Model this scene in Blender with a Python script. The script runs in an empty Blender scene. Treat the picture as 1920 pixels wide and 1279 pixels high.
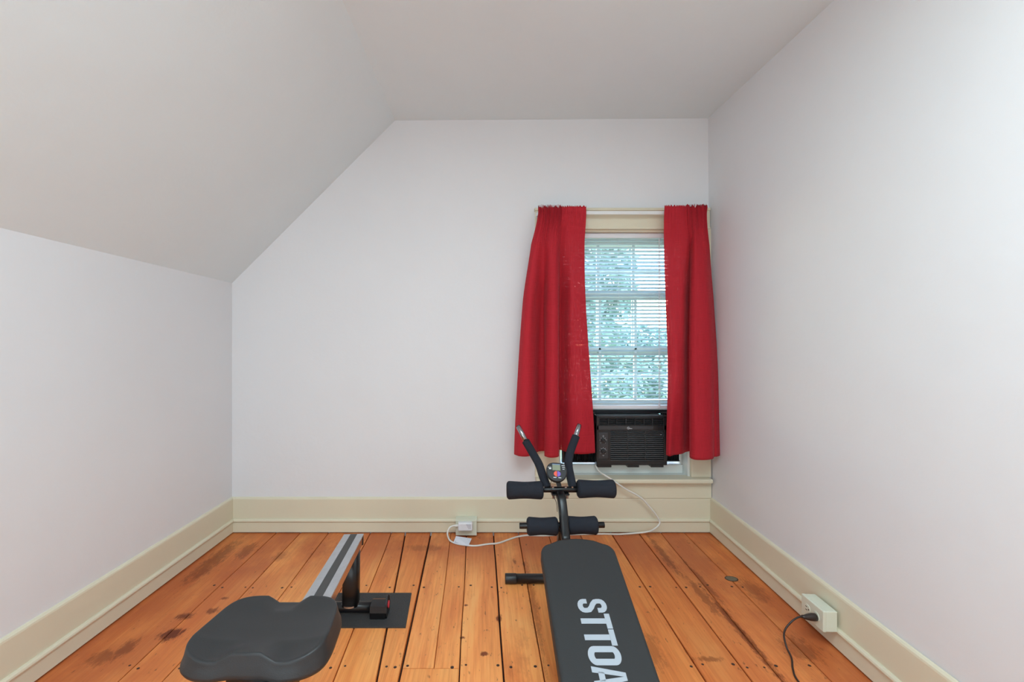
import bpy, bmesh, math, random
from mathutils import Vector, Matrix, noise
random.seed(7)
C = bpy.context.scene.collection
S = bpy.context.scene
PI = math.pi

# ------------------------------------------------------------------ camera, world, lights, exposure
HC = 1.138            # eye height
F = 860.0             # focal length in pixels of the 1920 px frame
cam_d = bpy.data.cameras.new('camera'); cam = bpy.data.objects.new('camera', cam_d); C.objects.link(cam)
cam.location = (0, 0, HC); cam.rotation_euler = (PI/2, 0, 0)
cam_d.sensor_fit = 'HORIZONTAL'; cam_d.sensor_width = 36.0; cam_d.lens = F/1920*36
cam_d.shift_x = (960-907)/1920; cam_d.shift_y = -(639.5-628)/1920
cam_d.clip_start = 0.02; cam_d.clip_end = 200
S.camera = cam

w = bpy.data.worlds.new('sky'); S.world = w; w.use_nodes = True
nt = w.node_tree; bg = nt.nodes['Background']
sky = nt.nodes.new('ShaderNodeTexSky'); sky.sky_type = 'NISHITA'
sky.sun_disc = False; sky.sun_elevation = math.radians(58); sky.sun_rotation = math.radians(-35)
sky.air_density = 1.2; sky.dust_density = 0.6
nt.links.new(sky.outputs[0], bg.inputs['Color']); bg.inputs['Strength'].default_value = 2.3

def area(name, loc, rot, sx, sy, power, col):
    l = bpy.data.lights.new(name, 'AREA'); l.shape = 'RECTANGLE'; l.size = sx; l.size_y = sy
    l.energy = power; l.color = col
    o = bpy.data.objects.new(name, l); o.location = loc; o.rotation_euler = rot; C.objects.link(o); return o
area('rear_fill_light', (-0.80, -1.62, 1.25), (PI/2, 0, math.radians(-12)), 1.1, 1.5, 27, (0.75, 0.965, 1.06))  # added soft fill from behind the camera; the rear wall has no window
area('overhead_fill_light', (0.15, 0.15, 2.31), (0, 0, 0), 1.1, 1.1, 48, (0.75, 0.965, 1.06))  # added overhead fill to brighten floor and side walls; no fixture exists
pl = bpy.data.lights.new('wall_lamp_light', 'POINT'); pl.energy = 5.5; pl.color = (0.92, 0.97, 0.86); pl.shadow_soft_size = 0.12
po = bpy.data.objects.new('wall_lamp_light', pl); po.location = (0.86, 0.42, 2.05); C.objects.link(po)

S.view_settings.view_transform = 'Standard'; S.view_settings.look = 'None'
S.view_settings.gamma = 1; S.view_settings.use_curve_mapping = False
S.view_settings.exposure = -0.29

# ------------------------------------------------------------------ helpers
def P(px, py, d):
    """point seen at photo pixel (px, py) standing at distance d from the camera plane"""
    return Vector(((px-907)*d/F, d, HC-(py-628)*d/F))

def mat(name, col, rough=0.5, metal=0.0, spec=0.5, bump=None, vary=None, coat=0):
    m = bpy.data.materials.new(name); m.use_nodes = True
    n = m.node_tree.nodes; L = m.node_tree.links; b = n['Principled BSDF']
    b.inputs['Base Color'].default_value = (*col, 1); b.inputs['Roughness'].default_value = rough
    b.inputs['Metallic'].default_value = metal; b.inputs['Specular IOR Level'].default_value = spec
    b.inputs['Coat Weight'].default_value = coat
    tc = n.new('ShaderNodeTexCoord')
    if bump:
        sc, st = bump
        nz = n.new('ShaderNodeTexNoise'); nz.inputs['Scale'].default_value = sc; nz.inputs['Detail'].default_value = 5
        bp = n.new('ShaderNodeBump'); bp.inputs['Strength'].default_value = st; bp.inputs['Distance'].default_value = 0.01
        L.new(tc.outputs['Object'], nz.inputs['Vector']); L.new(nz.outputs['Fac'], bp.inputs['Height']); L.new(bp.outputs[0], b.inputs['Normal'])
    if vary:
        sc, amt = vary
        nz = n.new('ShaderNodeTexNoise'); nz.inputs['Scale'].default_value = sc; nz.inputs['Detail'].default_value = 4
        mx = n.new('ShaderNodeMix'); mx.data_type = 'RGBA'
        mx.inputs[6].default_value = (*[c*(1-amt) for c in col], 1); mx.inputs[7].default_value = (*[min(1, c*(1+amt)) for c in col], 1)
        L.new(tc.outputs['Object'], nz.inputs['Vector']); L.new(nz.outputs['Fac'], mx.inputs[0]); L.new(mx.outputs[2], b.inputs['Base Color'])
    return m

def srgb(r, g, b):
    return tuple(((c/255+0.055)/1.055)**2.4 if c > 10 else c/255/12.92 for c in (r, g, b))

def link(name, me, m, parent=None, smooth=False, local=False):
    if m: me.materials.append(m)
    o = bpy.data.objects.new(name, me); C.objects.link(o)
    if parent is not None:
        o.parent = parent
        if not local:
            off = Vector((0, 0, 0)); q = parent
            while q: off += Vector(q.location); q = q.parent
            for v in me.vertices: v.co -= off
    if smooth:
        for p in me.polygons: p.use_smooth = True
    return o
def mesh_of(bm, name='m'):
    bmesh.ops.recalc_face_normals(bm, faces=bm.faces)
    me = bpy.data.meshes.new(name); bm.to_mesh(me); bm.free(); return me
def obj(name, bm, m, parent=None, smooth=False, label=None, kind=None):
    o = link(name, mesh_of(bm, name), m, parent, smooth)
    if label: o['label'] = label
    if kind: o['kind'] = kind
    return o
def thing(name, label, cat, loc=(0, 0, 0), group=None):
    o = bpy.data.objects.new(name, None); C.objects.link(o); o.location = loc; o.empty_display_size = 0.1
    o['label'] = label; o['category'] = cat
    if group: o['group'] = group
    return o
def tag(o, label, cat, group=None):
    o['label'] = label; o['category'] = cat
    if group: o['group'] = group
    return o
def structure(name, label=None):
    o = bpy.data.objects.new(name, None); C.objects.link(o); o['kind'] = 'structure'
    if label: o['label'] = label; 
    return o

def add_box(bm, lo, hi, bevel=0.0, seg=2, M=None):
    t = bmesh.new(); bmesh.ops.create_cube(t, size=1)
    lo = Vector(lo); hi = Vector(hi)
    for v in t.verts: v.co = Vector(((v.co[i]+0.5)*(hi[i]-lo[i])+lo[i] for i in range(3)))
    if bevel: bmesh.ops.bevel(t, geom=list(t.edges), offset=bevel, segments=seg, affect='EDGES', profile=0.5)
    if M: bmesh.ops.transform(t, matrix=M, verts=t.verts)
    merge(bm, t)
def merge(bm, t):
    me = bpy.data.meshes.new('tmp'); t.to_mesh(me); t.free(); bm.from_mesh(me); bpy.data.meshes.remove(me)
def box(lo, hi, bevel=0.0, seg=2, M=None):
    bm = bmesh.new(); add_box(bm, lo, hi, bevel, seg, M); return bm
def frames(pts):
    T = []
    for i in range(len(pts)):
        a = pts[max(0, i-1)]; b = pts[min(len(pts)-1, i+1)]; T.append((b-a).normalized())
    up = Vector((0, 0, 1)) if abs(T[0].z) < 0.9 else Vector((1, 0, 0))
    N = [(up-T[0]*up.dot(T[0])).normalized()]
    for i in range(1, len(pts)):
        n = N[-1]-T[i]*N[-1].dot(T[i]); N.append(n.normalized())
    return [(N[i], T[i].cross(N[i])) for i in range(len(pts))]
def add_tube(bm, pts, r, n=12, prof=None, cap=True):
    """swept tube; r number or list; prof optional list of (a,b) offsets in units of r"""
    pts = [Vector(p) for p in pts]; fr = frames(pts)
    prof = prof or [(math.cos(2*PI*k/n), math.sin(2*PI*k/n)) for k in range(n)]
    rings = []
    for i, p in enumerate(pts):
        rr = r[i] if isinstance(r, (list, tuple)) else r
        N, B = fr[i]; rings.append([bm.verts.new(p+N*a*rr+B*b*rr) for a, b in prof])
    m = len(prof)
    for i in range(len(rings)-1):
        for k in range(m): bm.faces.new((rings[i][k], rings[i][(k+1) % m], rings[i+1][(k+1) % m], rings[i+1][k]))
    if cap: bm.faces.new(rings[0][::-1]); bm.faces.new(rings[-1])
def tube(pts, r, n=12, prof=None):
    bm = bmesh.new(); add_tube(bm, pts, r, n, prof); return bm
def spline(pts, k=8):
    pts = [Vector(p) for p in pts]; out = []
    for i in range(len(pts)-1):
        p0 = pts[max(0, i-1)]; p1 = pts[i]; p2 = pts[i+1]; p3 = pts[min(len(pts)-1, i+2)]
        for j in range(k):
            t = j/k
            out.append(0.5*((2*p1)+(-p0+p2)*t+(2*p0-5*p1+4*p2-p3)*t*t+(-p0+3*p1-3*p2+p3)*t**3))
    out.append(pts[-1]); return out
def add_prism(bm, poly, fn):
    """poly: list of 2D points; fn(p, side) -> Vector for side 0 and 1"""
    a = [bm.verts.new(fn(p, 0)) for p in poly]; b = [bm.verts.new(fn(p, 1)) for p in poly]
    bm.faces.new(a); bm.faces.new(b[::-1]); n = len(poly)
    for i in range(n): bm.faces.new((a[i], b[i], b[(i+1) % n], a[(i+1) % n]))
def quadplate(pts, out):
    """solid plate: pts polygon, extruded by vector out"""
    bm = bmesh.new(); out = Vector(out)
    a = [bm.verts.new(Vector(p)) for p in pts]; b = [bm.verts.new(Vector(p)+out) for p in pts]
    bm.faces.new(a); bm.faces.new(b[::-1]); n = len(pts)
    for i in range(n): bm.faces.new((a[i], b[i], b[(i+1) % n], a[(i+1) % n]))
    return bm
def cyl(p0, p1, r, n=20, bevel=0.0):
    p0 = Vector(p0); p1 = Vector(p1)
    if bevel:
        d = (p1-p0).normalized()*bevel
        return tube([p0, p0+d*0.3, p0+d, p1-d, p1-d*0.3, p1], [r-bevel, r-bevel*0.3, r, r, r-bevel*0.3, r-bevel], n)
    return tube([p0, p1], r, n)

# ------------------------------------------------------------------ materials
def plaster(name, col, amt=0.03):
    m = bpy.data.materials.new(name); m.use_nodes = True
    n = m.node_tree.nodes; L = m.node_tree.links; b = n['Principled BSDF']
    tc = n.new('ShaderNodeTexCoord')
    a = n.new('ShaderNodeTexNoise'); a.inputs['Scale'].default_value = 2.2; a.inputs['Detail'].default_value = 6; a.inputs['Roughness'].default_value = 0.6
    mx = n.new('ShaderNodeMix'); mx.data_type = 'RGBA'
    mx.inputs[6].default_value = (*[c*(1-amt) for c in col], 1); mx.inputs[7].default_value = (*[min(1, c*(1+amt)) for c in col], 1)
    L.new(tc.outputs['Object'], a.inputs['Vector']); L.new(a.outputs['Fac'], mx.inputs[0]); L.new(mx.outputs[2], b.inputs['Base Color'])
    c = n.new('ShaderNodeTexNoise'); c.inputs['Scale'].default_value = 4.0; c.inputs['Detail'].default_value = 8; c.inputs['Roughness'].default_value = 0.55
    L.new(tc.outputs['Object'], c.inputs['Vector'])
    bp = n.new('ShaderNodeBump'); bp.inputs['Strength'].default_value = 0.35; bp.inputs['Distance'].default_value = 0.012
    L.new(c.outputs['Fac'], bp.inputs['Height']); L.new(bp.outputs[0], b.inputs['Normal'])
    b.inputs['Roughness'].default_value = 0.62; b.inputs['Specular IOR Level'].default_value = 0.35
    return m
M_wall = plaster('white_plaster', (0.80, 0.795, 0.81))
M_ceil = plaster('ceiling_plaster', (0.80, 0.88, 0.91))
M_cream = mat('cream_trim_paint', (0.76, 0.695, 0.53), 0.42, bump=(9, 0.12), vary=(6, 0.03))
M_creamwhite = mat('off_white_sash_paint', (0.78, 0.80, 0.76), 0.4, bump=(14, 0.08))
M_gap = mat('dark_gap', (0.025, 0.012, 0.008), 0.9)
M_ivory = mat('ivory_plastic', (0.72, 0.73, 0.60), 0.35)
M_white = mat('white_plastic', (0.80, 0.80, 0.83), 0.3)
M_cordw = mat('white_cord', (0.78, 0.76, 0.70), 0.45)
M_slot = mat('dark_slot', (0.02, 0.02, 0.02), 0.6)
M_ac = mat('black_plastic', (0.017, 0.0175, 0.019), 0.40, bump=(400, 0.05))
M_acgrey = mat('dark_grey_plastic', (0.042, 0.043, 0.047), 0.36)
M_acdeep = mat('vent_black', (0.006, 0.006, 0.007), 0.7)
M_accordion = mat('accordion_vinyl', (0.022, 0.024, 0.026), 0.35)
M_foam = mat('black_foam', (0.022, 0.025, 0.034), 0.85, spec=0.25, bump=(500, 0.35))
M_frame = mat('black_powder_coat', (0.006, 0.006, 0.007), 0.30, spec=0.45)
M_chrome = mat('chrome_tube', (0.36, 0.36, 0.38), 0.16, metal=1)
M_bolt = mat('zinc_bolt', (0.55, 0.55, 0.55), 0.3, metal=1)
M_vinyl = mat('charcoal_vinyl', (0.036, 0.0365, 0.037), 0.62, spec=0.3, bump=(350, 0.12), vary=(5, 0.06))
M_vinylside = mat('black_vinyl_side', (0.022, 0.018, 0.017), 0.35, bump=(60, 0.1))
M_print = mat('pale_blue_print', (0.46, 0.50, 0.55), 0.6, vary=(30, 0.04))
M_seat = mat('moulded_black_rubber', (0.026, 0.025, 0.0255), 0.45, spec=0.42, bump=(700, 0.10))
M_alu = mat('brushed_aluminium', (0.50, 0.50, 0.52), 0.42, metal=0.55, bump=(90, 0.15), vary=(35, 0.12))
M_polish = mat('polished_rail_side', (0.55, 0.42, 0.36), 0.22, metal=0.9)  # brown floor reflection put into the metal colour
M_strip = mat('dark_grey_strip', (0.060, 0.057, 0.056), 0.6)
M_mat = mat('rubber_mat', (0.040, 0.039, 0.040), 0.68, bump=(260, 0.5))
M_red = mat('red_button', (0.85, 0.06, 0.08), 0.4)
M_purple = mat('violet_button', (0.22, 0.12, 0.55), 0.4)
M_orange = mat('orange_red_button', (0.85, 0.12, 0.07), 0.4)
M_lcd = mat('lcd_glass', (0.27, 0.31, 0.22), 0.2)
M_lcdtop = mat('lcd_bar', (0.18, 0.26, 0.42), 0.25)
M_ink = mat('white_ink', (0.72, 0.75, 0.78), 0.5)
M_tagpaper = mat('paper_tag', (0.70, 0.70, 0.76), 0.6)
M_taggrey = mat('tag_print', (0.36, 0.36, 0.42), 0.6)
M_blackcord = mat('dark_brown_cord', (0.030, 0.018, 0.015), 0.4)
M_rod = mat('white_rod', (0.80, 0.80, 0.79), 0.35)
M_leaf = mat('leaf', (0.38, 0.52, 0.46), 0.6, vary=(2.5, 0.4))  # paled towards blue, outdoor haze put into the leaf colour
M_bark = mat('bark', (0.12, 0.09, 0.06), 0.9, bump=(12, 0.6))
M_grass = mat('lawn', (0.16, 0.24, 0.07), 0.9, vary=(0.8, 0.3))
M_nail = mat('rusty_nail', (0.045, 0.018, 0.012), 0.7)
M_knotring = mat('dark_knot', (0.07, 0.028, 0.015), 0.5, vary=(60, 0.5))
M_knotpatch = mat('dull_metal_patch', (0.16, 0.13, 0.085), 0.45, vary=(80, 0.3))
M_scrape = mat('bare_scratch', (0.82, 0.81, 0.80), 0.7)

# blind slat: thin white vinyl that lets light through
M_slat = bpy.data.materials.new('translucent_slat'); M_slat.use_nodes = True
n = M_slat.node_tree.nodes; L = M_slat.node_tree.links; b = n['Principled BSDF']
b.inputs['Base Color'].default_value = (0.82, 0.88, 0.90, 1); b.inputs['Roughness'].default_value = 0.4
tr = n.new('ShaderNodeBsdfTranslucent'); tr.inputs['Color'].default_value = (0.74, 0.88, 0.92, 1)
ms = n.new('ShaderNodeMixShader'); ms.inputs[0].default_value = 0.42
L.new(b.outputs[0], ms.inputs[1]); L.new(tr.outputs[0], ms.inputs[2]); L.new(ms.outputs[0], n['Material Output'].inputs['Surface'])

M_glass = bpy.data.materials.new('window_glass'); M_glass.use_nodes = True
n = M_glass.node_tree.nodes; L = M_glass.node_tree.links; n.remove(n['Principled BSDF'])
tr = n.new('ShaderNodeBsdfTransparent'); tr.inputs['Color'].default_value = (0.95, 0.98, 0.97, 1)
gl = n.new('ShaderNodeBsdfGlossy'); gl.inputs['Roughness'].default_value = 0.02
fr = n.new('ShaderNodeFresnel'); fr.inputs['IOR'].default_value = 1.45
ms = n.new('ShaderNodeMixShader'); L.new(fr.outputs[0], ms.inputs[0]); L.new(tr.outputs[0], ms.inputs[1]); L.new(gl.outputs[0], ms.inputs[2])
L.new(ms.outputs[0], n['Material Output'].inputs['Surface'])

# curtain: red linen-look weave, thin enough for daylight to show through its slubs
M_cur = bpy.data.materials.new('red_woven_cotton'); M_cur.use_nodes = True
n = M_cur.node_tree.nodes; L = M_cur.node_tree.links; b = n['Principled BSDF']
tc = n.new('ShaderNodeTexCoord')
def wave(scale, sy):
    mp = n.new('ShaderNodeMapping'); mp.inputs['Scale'].default_value = sy
    L.new(tc.outputs['UV'], mp.inputs['Vector'])
    z = n.new('ShaderNodeTexNoise'); z.inputs['Scale'].default_value = scale; z.inputs['Detail'].default_value = 3
    L.new(mp.outputs[0], z.inputs['Vector']); return z
z1 = wave(1.0, (420, 14, 1)); z2 = wave(1.0, (14, 700, 1))
ad = n.new('ShaderNodeMath'); ad.operation = 'MULTIPLY'; L.new(z1.outputs['Fac'], ad.inputs[0]); L.new(z2.outputs['Fac'], ad.inputs[1])
rmp = n.new('ShaderNodeMapRange'); rmp.inputs[1].default_value = 0.15; rmp.inputs[2].default_value = 0.38
L.new(ad.outputs[0], rmp.inputs[0])
mx = n.new('ShaderNodeMix'); mx.data_type = 'RGBA'; mx.inputs[6].default_value = (0.47, 0.015, 0.029, 1); mx.inputs[7].default_value = (0.76, 0.038, 0.058, 1)
L.new(rmp.outputs[0], mx.inputs[0]); L.new(mx.outputs[2], b.inputs['Base Color']); b.inputs['Roughness'].default_value = 0.75
b.inputs['Sheen Weight'].default_value = 0.25; b.inputs['Sheen Tint'].default_value = (0.9, 0.3, 0.35, 1); b.inputs['Specular IOR Level'].default_value = 0.25
bp = n.new('ShaderNodeBump'); bp.inputs['Strength'].default_value = 0.12; bp.inputs['Distance'].default_value = 0.004
L.new(ad.outputs[0], bp.inputs['Height']); L.new(bp.outputs[0], b.inputs['Normal'])
tl = n.new('ShaderNodeBsdfTranslucent'); tl.inputs['Color'].default_value = (0.60, 0.03, 0.05, 1)
m1 = n.new('ShaderNodeMixShader'); m1.inputs[0].default_value = 0.18; L.new(b.outputs[0], m1.inputs[1]); L.new(tl.outputs[0], m1.inputs[2])
tp = n.new('ShaderNodeBsdfTransparent'); tp.inputs['Color'].default_value = (1, 0.55, 0.55, 1)
r2 = n.new('ShaderNodeMapRange'); r2.inputs[1].default_value = 0.20; r2.inputs[2].default_value = 0.36; r2.inputs[4].default_value = 0.42
L.new(ad.outputs[0], r2.inputs[0])
m2 = n.new('ShaderNodeMixShader'); L.new(r2.outputs[0], m2.inputs[0]); L.new(m1.outputs[0], m2.inputs[1]); L.new(tp.outputs[0], m2.inputs[2])
L.new(m2.outputs[0], n['Material Output'].inputs['Surface'])

# varnished pine boards
M_wood = bpy.data.materials.new('varnished_pine'); M_wood.use_nodes = True
n = M_wood.node_tree.nodes; L = M_wood.node_tree.links; b = n['Principled BSDF']
tc = n.new('ShaderNodeTexCoord'); oi = n.new('ShaderNodeObjectInfo'); geo = n.new('ShaderNodeNewGeometry')
off = n.new('ShaderNodeVectorMath'); off.operation = 'MULTIPLY_ADD'
cx = n.new('ShaderNodeCombineXYZ'); L.new(oi.outputs['Random'], cx.inputs[0]); L.new(oi.outputs['Random'], cx.inputs[1]); L.new(oi.outputs['Random'], cx.inputs[2])
off.inputs[1].default_value = (37, 53, 29); L.new(cx.outputs[0], off.inputs[0]); L.new(tc.outputs['Object'], off.inputs[2])
def stretched(sc, scale, detail, rough=0.55, dist=0.0):
    mp = n.new('ShaderNodeMapping'); mp.inputs['Scale'].default_value = sc; L.new(off.outputs[0], mp.inputs['Vector'])
    z = n.new('ShaderNodeTexNoise'); z.inputs['Scale'].default_value = scale; z.inputs['Detail'].default_value = detail
    z.inputs['Roughness'].default_value = rough; z.inputs['Distortion'].default_value = dist
    L.new(mp.outputs[0], z.inputs['Vector']); return z
def ramp(src, stops):
    r = n.new('ShaderNodeValToRGB'); e = r.color_ramp.elements
    e[0].position, e[0].color = stops[0][0], (*stops[0][1], 1); e[1].position, e[1].color = stops[-1][0], (*stops[-1][1], 1)
    for p, c in stops[1:-1]: q = e.new(p); q.color = (*c, 1)
    L.new(src, r.inputs[0]); return r
def mixc(f, a, bb, mode='MIX'):
    x = n.new('ShaderNodeMix'); x.data_type = 'RGBA'; x.blend_type = mode
    if isinstance(f, float): x.inputs[0].default_value = f
    else: L.new(f, x.inputs[0])
    for k, v in ((6, a), (7, bb)):
        if isinstance(v, tuple): x.inputs[k].default_value = (*v, 1)
        else: L.new(v, x.inputs[k])
    return x.outputs[2]
g0 = stretched((9, 1.3, 9), 1.0, 5, 0.6, 0.6)
base = ramp(g0.outputs['Fac'], [(0.22, (0.72, 0.185, 0.048)), (0.5, (0.93, 0.345, 0.100)), (0.72, (0.99, 0.46, 0.150))])
g1 = stretched((120, 3.5, 120), 1.0, 4, 0.6, 0.3)
fine = ramp(g1.outputs['Fac'], [(0.3, (0.84, 0.76, 0.72)), (0.62, (1.04, 1.03, 1.02))])
c1 = mixc(1.0, base.outputs[0], fine.outputs[0], 'MULTIPLY')
c1 = mixc(1.0, c1, oi.outputs['Color'], 'MULTIPLY')
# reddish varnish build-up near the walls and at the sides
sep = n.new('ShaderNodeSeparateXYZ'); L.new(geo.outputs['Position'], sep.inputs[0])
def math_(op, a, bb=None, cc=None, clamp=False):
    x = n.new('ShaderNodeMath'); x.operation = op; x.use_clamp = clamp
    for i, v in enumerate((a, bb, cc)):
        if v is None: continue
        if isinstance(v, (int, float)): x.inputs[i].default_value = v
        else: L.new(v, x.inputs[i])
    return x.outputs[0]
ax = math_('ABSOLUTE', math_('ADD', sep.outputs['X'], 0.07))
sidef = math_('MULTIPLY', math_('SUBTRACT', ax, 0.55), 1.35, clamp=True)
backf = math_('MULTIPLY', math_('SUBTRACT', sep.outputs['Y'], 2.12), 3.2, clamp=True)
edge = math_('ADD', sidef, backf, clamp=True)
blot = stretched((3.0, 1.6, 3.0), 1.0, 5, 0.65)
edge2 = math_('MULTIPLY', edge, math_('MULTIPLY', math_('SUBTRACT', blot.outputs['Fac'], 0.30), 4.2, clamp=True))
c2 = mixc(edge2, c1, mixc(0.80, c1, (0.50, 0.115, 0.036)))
# dark blotches and specks
blot2 = stretched((7.0, 3.0, 7.0), 1.0, 6, 0.7)
bl = math_('MULTIPLY', math_('SUBTRACT', blot2.outputs['Fac'], 0.60), 5.0, clamp=True)
c3 = mixc(math_('MULTIPLY', bl, 0.55), c2, (0.42, 0.10, 0.03))
sp = stretched((70, 26, 70), 1.0, 3, 0.6)
spk = math_('MULTIPLY', math_('SUBTRACT', sp.outputs['Fac'], 0.655), 12.0, clamp=True)
c3 = mixc(math_('MULTIPLY', spk, 0.6), c3, (0.09, 0.03, 0.014))
# individual stains: (x, y, half width, half length, strength)
stains = [(-1.19, 1.742, .045, .040, .95), (-1.30, 1.66, .030, .07, .6), (-1.21, 1.855, .038, .022, .8), (-1.12, 1.89, .028, .02, .7), (-1.36, 2.30, .045, .23, .55),
          (-1.34, 1.62, .05, .04, .5), (-1.25, 2.42, .035, .10, .5), (0.001, 1.637, .016, .010, .9), (-0.075, 1.93, .010, .007, .9), (-0.082, 1.725, .010, .007, .9),
          (0.06, 1.84, .012, .022, .9), (0.79, 1.61, .055, .013, .55), (0.60, 1.66, .05, .09, .35), (1.15, 1.66, .06, .07, .5), (1.20, 2.05, .05, .10, .4),
          (0.155, 2.30, .010, .03, .7), (0.20, 2.28, .008, .03, .7), (0.21, 1.95, .018, .36, .42), (0.93, 2.36, .020, .24, .6), (0.955, 2.0, .018, .16, .55), (-1.12, 1.98, .02, .012, .7), (-1.05, 2.36, .03, .05, .35),
          (0.985, 1.75, .018, .30, .75), (1.01, 2.10, .014, .20, .55), (-0.33, 2.45, .10, .04, .35), (-0.68, 1.50, .05, .10, .25)]
wn = stretched((60, 22, 60), 1.0, 6, 0.8)
wv = math_('MULTIPLY', math_('SUBTRACT', wn.outputs['Fac'], 0.5), 3.6)
acc = None
for (sx, sy, a, l, st) in stains:
    dx = math_('MULTIPLY', math_('SUBTRACT', sep.outputs['X'], sx), 1/a); dy = math_('MULTIPLY', math_('SUBTRACT', sep.outputs['Y'], sy), 1/l)
    r = math_('SQRT', math_('ADD', math_('MULTIPLY', dx, dx), math_('MULTIPLY', dy, dy)))
    f = math_('MULTIPLY', math_('SUBTRACT', math_('SUBTRACT', 1.15, r), wv), 1.6*st, clamp=True)
    f = math_('MINIMUM', f, st)
    acc = f if acc is None else math_('MAXIMUM', acc, f)
c4 = mixc(acc, c3, mixc(0.72, (0.17, 0.045, 0.016), c3, 'MULTIPLY'))
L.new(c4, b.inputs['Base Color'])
b.inputs['Roughness'].default_value = 0.42; b.inputs['Specular IOR Level'].default_value = 0.30
bp = n.new('ShaderNodeBump'); bp.inputs['Strength'].default_value = 0.22; bp.inputs['Distance'].default_value = 0.004
L.new(g1.outputs['Fac'], bp.inputs['Height']); L.new(bp.outputs[0], b.inputs['Normal'])

# ------------------------------------------------------------------ room shell
BF = 2.623            # face of the rear skirting
WY = 2.645            # plaster of the end wall
YN = -1.75            # wall behind the camera
k = WY/F
def bx(px): return (px-907)*k
def bz(py): return HC-(py-628)*k
ZK0 = bz(531); ZC0 = bz(226); ZC1 = bz(222)
XL0 = bx(435); XR0b = bx(1333.5); XR0t = bx(1327.5); XS0 = bx(741)
sl = 0.026
def XL(y): return XL0-sl*(WY-y)                          # left wall plane
def XRb(y): return XR0b-0.023*(WY-y)                     # foot of the right wall
def XRt(y): return XR0t+0.006*(WY-y)
ZKn = ZK0+0.0245*(WY-YN)
ZCn = ZC1-0.008*(WY-YN)
XSn = XS0-0.010*(WY-YN)
T = 0.12
def wallmesh(quads, m, name, out, label):
    o = obj(name, quadplate(quads, out), m); o['kind'] = 'structure'; o['label'] = label; return o
wallmesh([(XL(YN), YN, -.05), (XL0, WY, -.05), (XL0, WY, ZK0), (XL(YN), YN, ZKn)], M_wall, 'wall_left', (-T, 0, 0), 'low white plaster knee wall on the left')
def sub_wall(name, A, B, Cc, D, out, m, label, nu=1, nv=14):
    bm = bmesh.new(); A, B, Cc, D = map(Vector, (A, B, Cc, D)); g = []
    for j in range(nv+1):
        row = []
        for i in range(nu+1):
            u = i/nu; v = j/nv
            row.append(bm.verts.new((A*(1-u)+B*u)*(1-v)+(D*(1-u)+Cc*u)*v))
        g.append(row)
    for j in range(nv):
        for i in range(nu): bm.faces.new((g[j][i], g[j][i+1], g[j+1][i+1], g[j+1][i]))
    r = bmesh.ops.extrude_face_region(bm, geom=list(bm.faces))
    bmesh.ops.translate(bm, verts=[v for v in r['geom'] if isinstance(v, bmesh.types.BMVert)], vec=Vector(out))
    o = obj(name, bm, m); o['kind'] = 'structure'; o['label'] = label; return o
sub_wall('wall_right', (XRb(WY), WY, -.05), (XRb(YN), YN, -.05), (XRt(YN), YN, ZCn), (XRt(WY), WY, ZC1), (T, 0, 0), M_wall, 'tall white plaster wall on the right', 14, 14)
sub_wall('ceiling_slope', (XL0, WY, ZK0), (XL(YN), YN, ZKn), (XSn, YN, ZCn), (XS0, WY, ZC0), (-.08, 0, .09), M_ceil, 'sloping ceiling above the left knee wall', 10, 10)
sub_wall('ceiling', (XS0, WY, ZC0), (XSn, YN, ZCn), (XRt(YN), YN, ZCn), (XRt(WY), WY, ZC1), (0, 0, T), M_ceil, 'flat white ceiling', 10, 10)
o = obj('wall_rear', box((XL(YN)-.2, YN-.12, -.05), (XRb(YN)+.3, YN, 2.6)), M_wall); o['kind'] = 'structure'; o['label'] = 'white plaster wall behind the viewpoint'

# end wall with the window opening
OX0, OX1 = bx(1047), bx(1293); OZ0, OZ1 = bz(893), bz(431)
bm = bmesh.new(); TH = 0.30
zr = lambda x: ZC0+(ZC1-ZC0)*(x-XS0)/(XR0t-XS0)
def pcs(poly): add_prism(bm, poly, lambda p, s: Vector((p[0], WY+s*TH, p[1])))
pcs([(XL0, -.05), (OX0, -.05), (OX0, zr(OX0)), (XS0, ZC0), (XL0, ZK0)])
pcs([(OX1, -.05), (XR0b, -.05), (XR0t, ZC1), (OX1, zr(OX1))])
pcs([(OX0, -.05), (OX1, -.05), (OX1, OZ0-.02), (OX0, OZ0-.02)])
pcs([(OX0, OZ1), (OX1, OZ1), (OX1, zr(OX1)), (OX0, zr(OX0))])
o = obj('wall_end', bm, M_wall); o['kind'] = 'structure'; o['label'] = 'white plaster end wall with the window'

# skirting boards with bead
def skirting(name, p0, p1, inward, label, bead_break=None):
    par = structure(name, label)
    p0 = Vector(p0); p1 = Vector(p1); inward = Vector(inward).normalized()
    def run(prof, nm):
        bm = bmesh.new(); N = 24; rings = []
        for i in range(N+1):
            q = p0.lerp(p1, i/N); wob = 0.0008*noise.noise(q*5+Vector((3, 1, 7)))
            rings.append([bm.verts.new(q+inward*(a+(wob if a > 0 else 0))+Vector((0, 0, zz+wob*0.6))) for a, zz in prof])
        m = len(prof)
        for i in range(N):
            for kk in range(m): bm.faces.new((rings[i][kk], rings[i][(kk+1) % m], rings[i+1][(kk+1) % m], rings[i+1][kk]))
        bm.faces.new(rings[0][::-1]); bm.faces.new(rings[-1])
        obj(nm, bm, M_cream, par)
    run([(0, .007), (.016, .007), (.016, .063), (0, .063)], 'plinth_board')
    run([(0, .063), (.017, .064), (.022, .067), (.0235, .072), (.022, .078), (.017, .0835), (0, .0835)], 'bead')
    run([(0, .0835), (.012, .0835), (.012, .192), (.0105, .198), (.006, .203), (0, .205)], 'upper_board')
    return par
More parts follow.
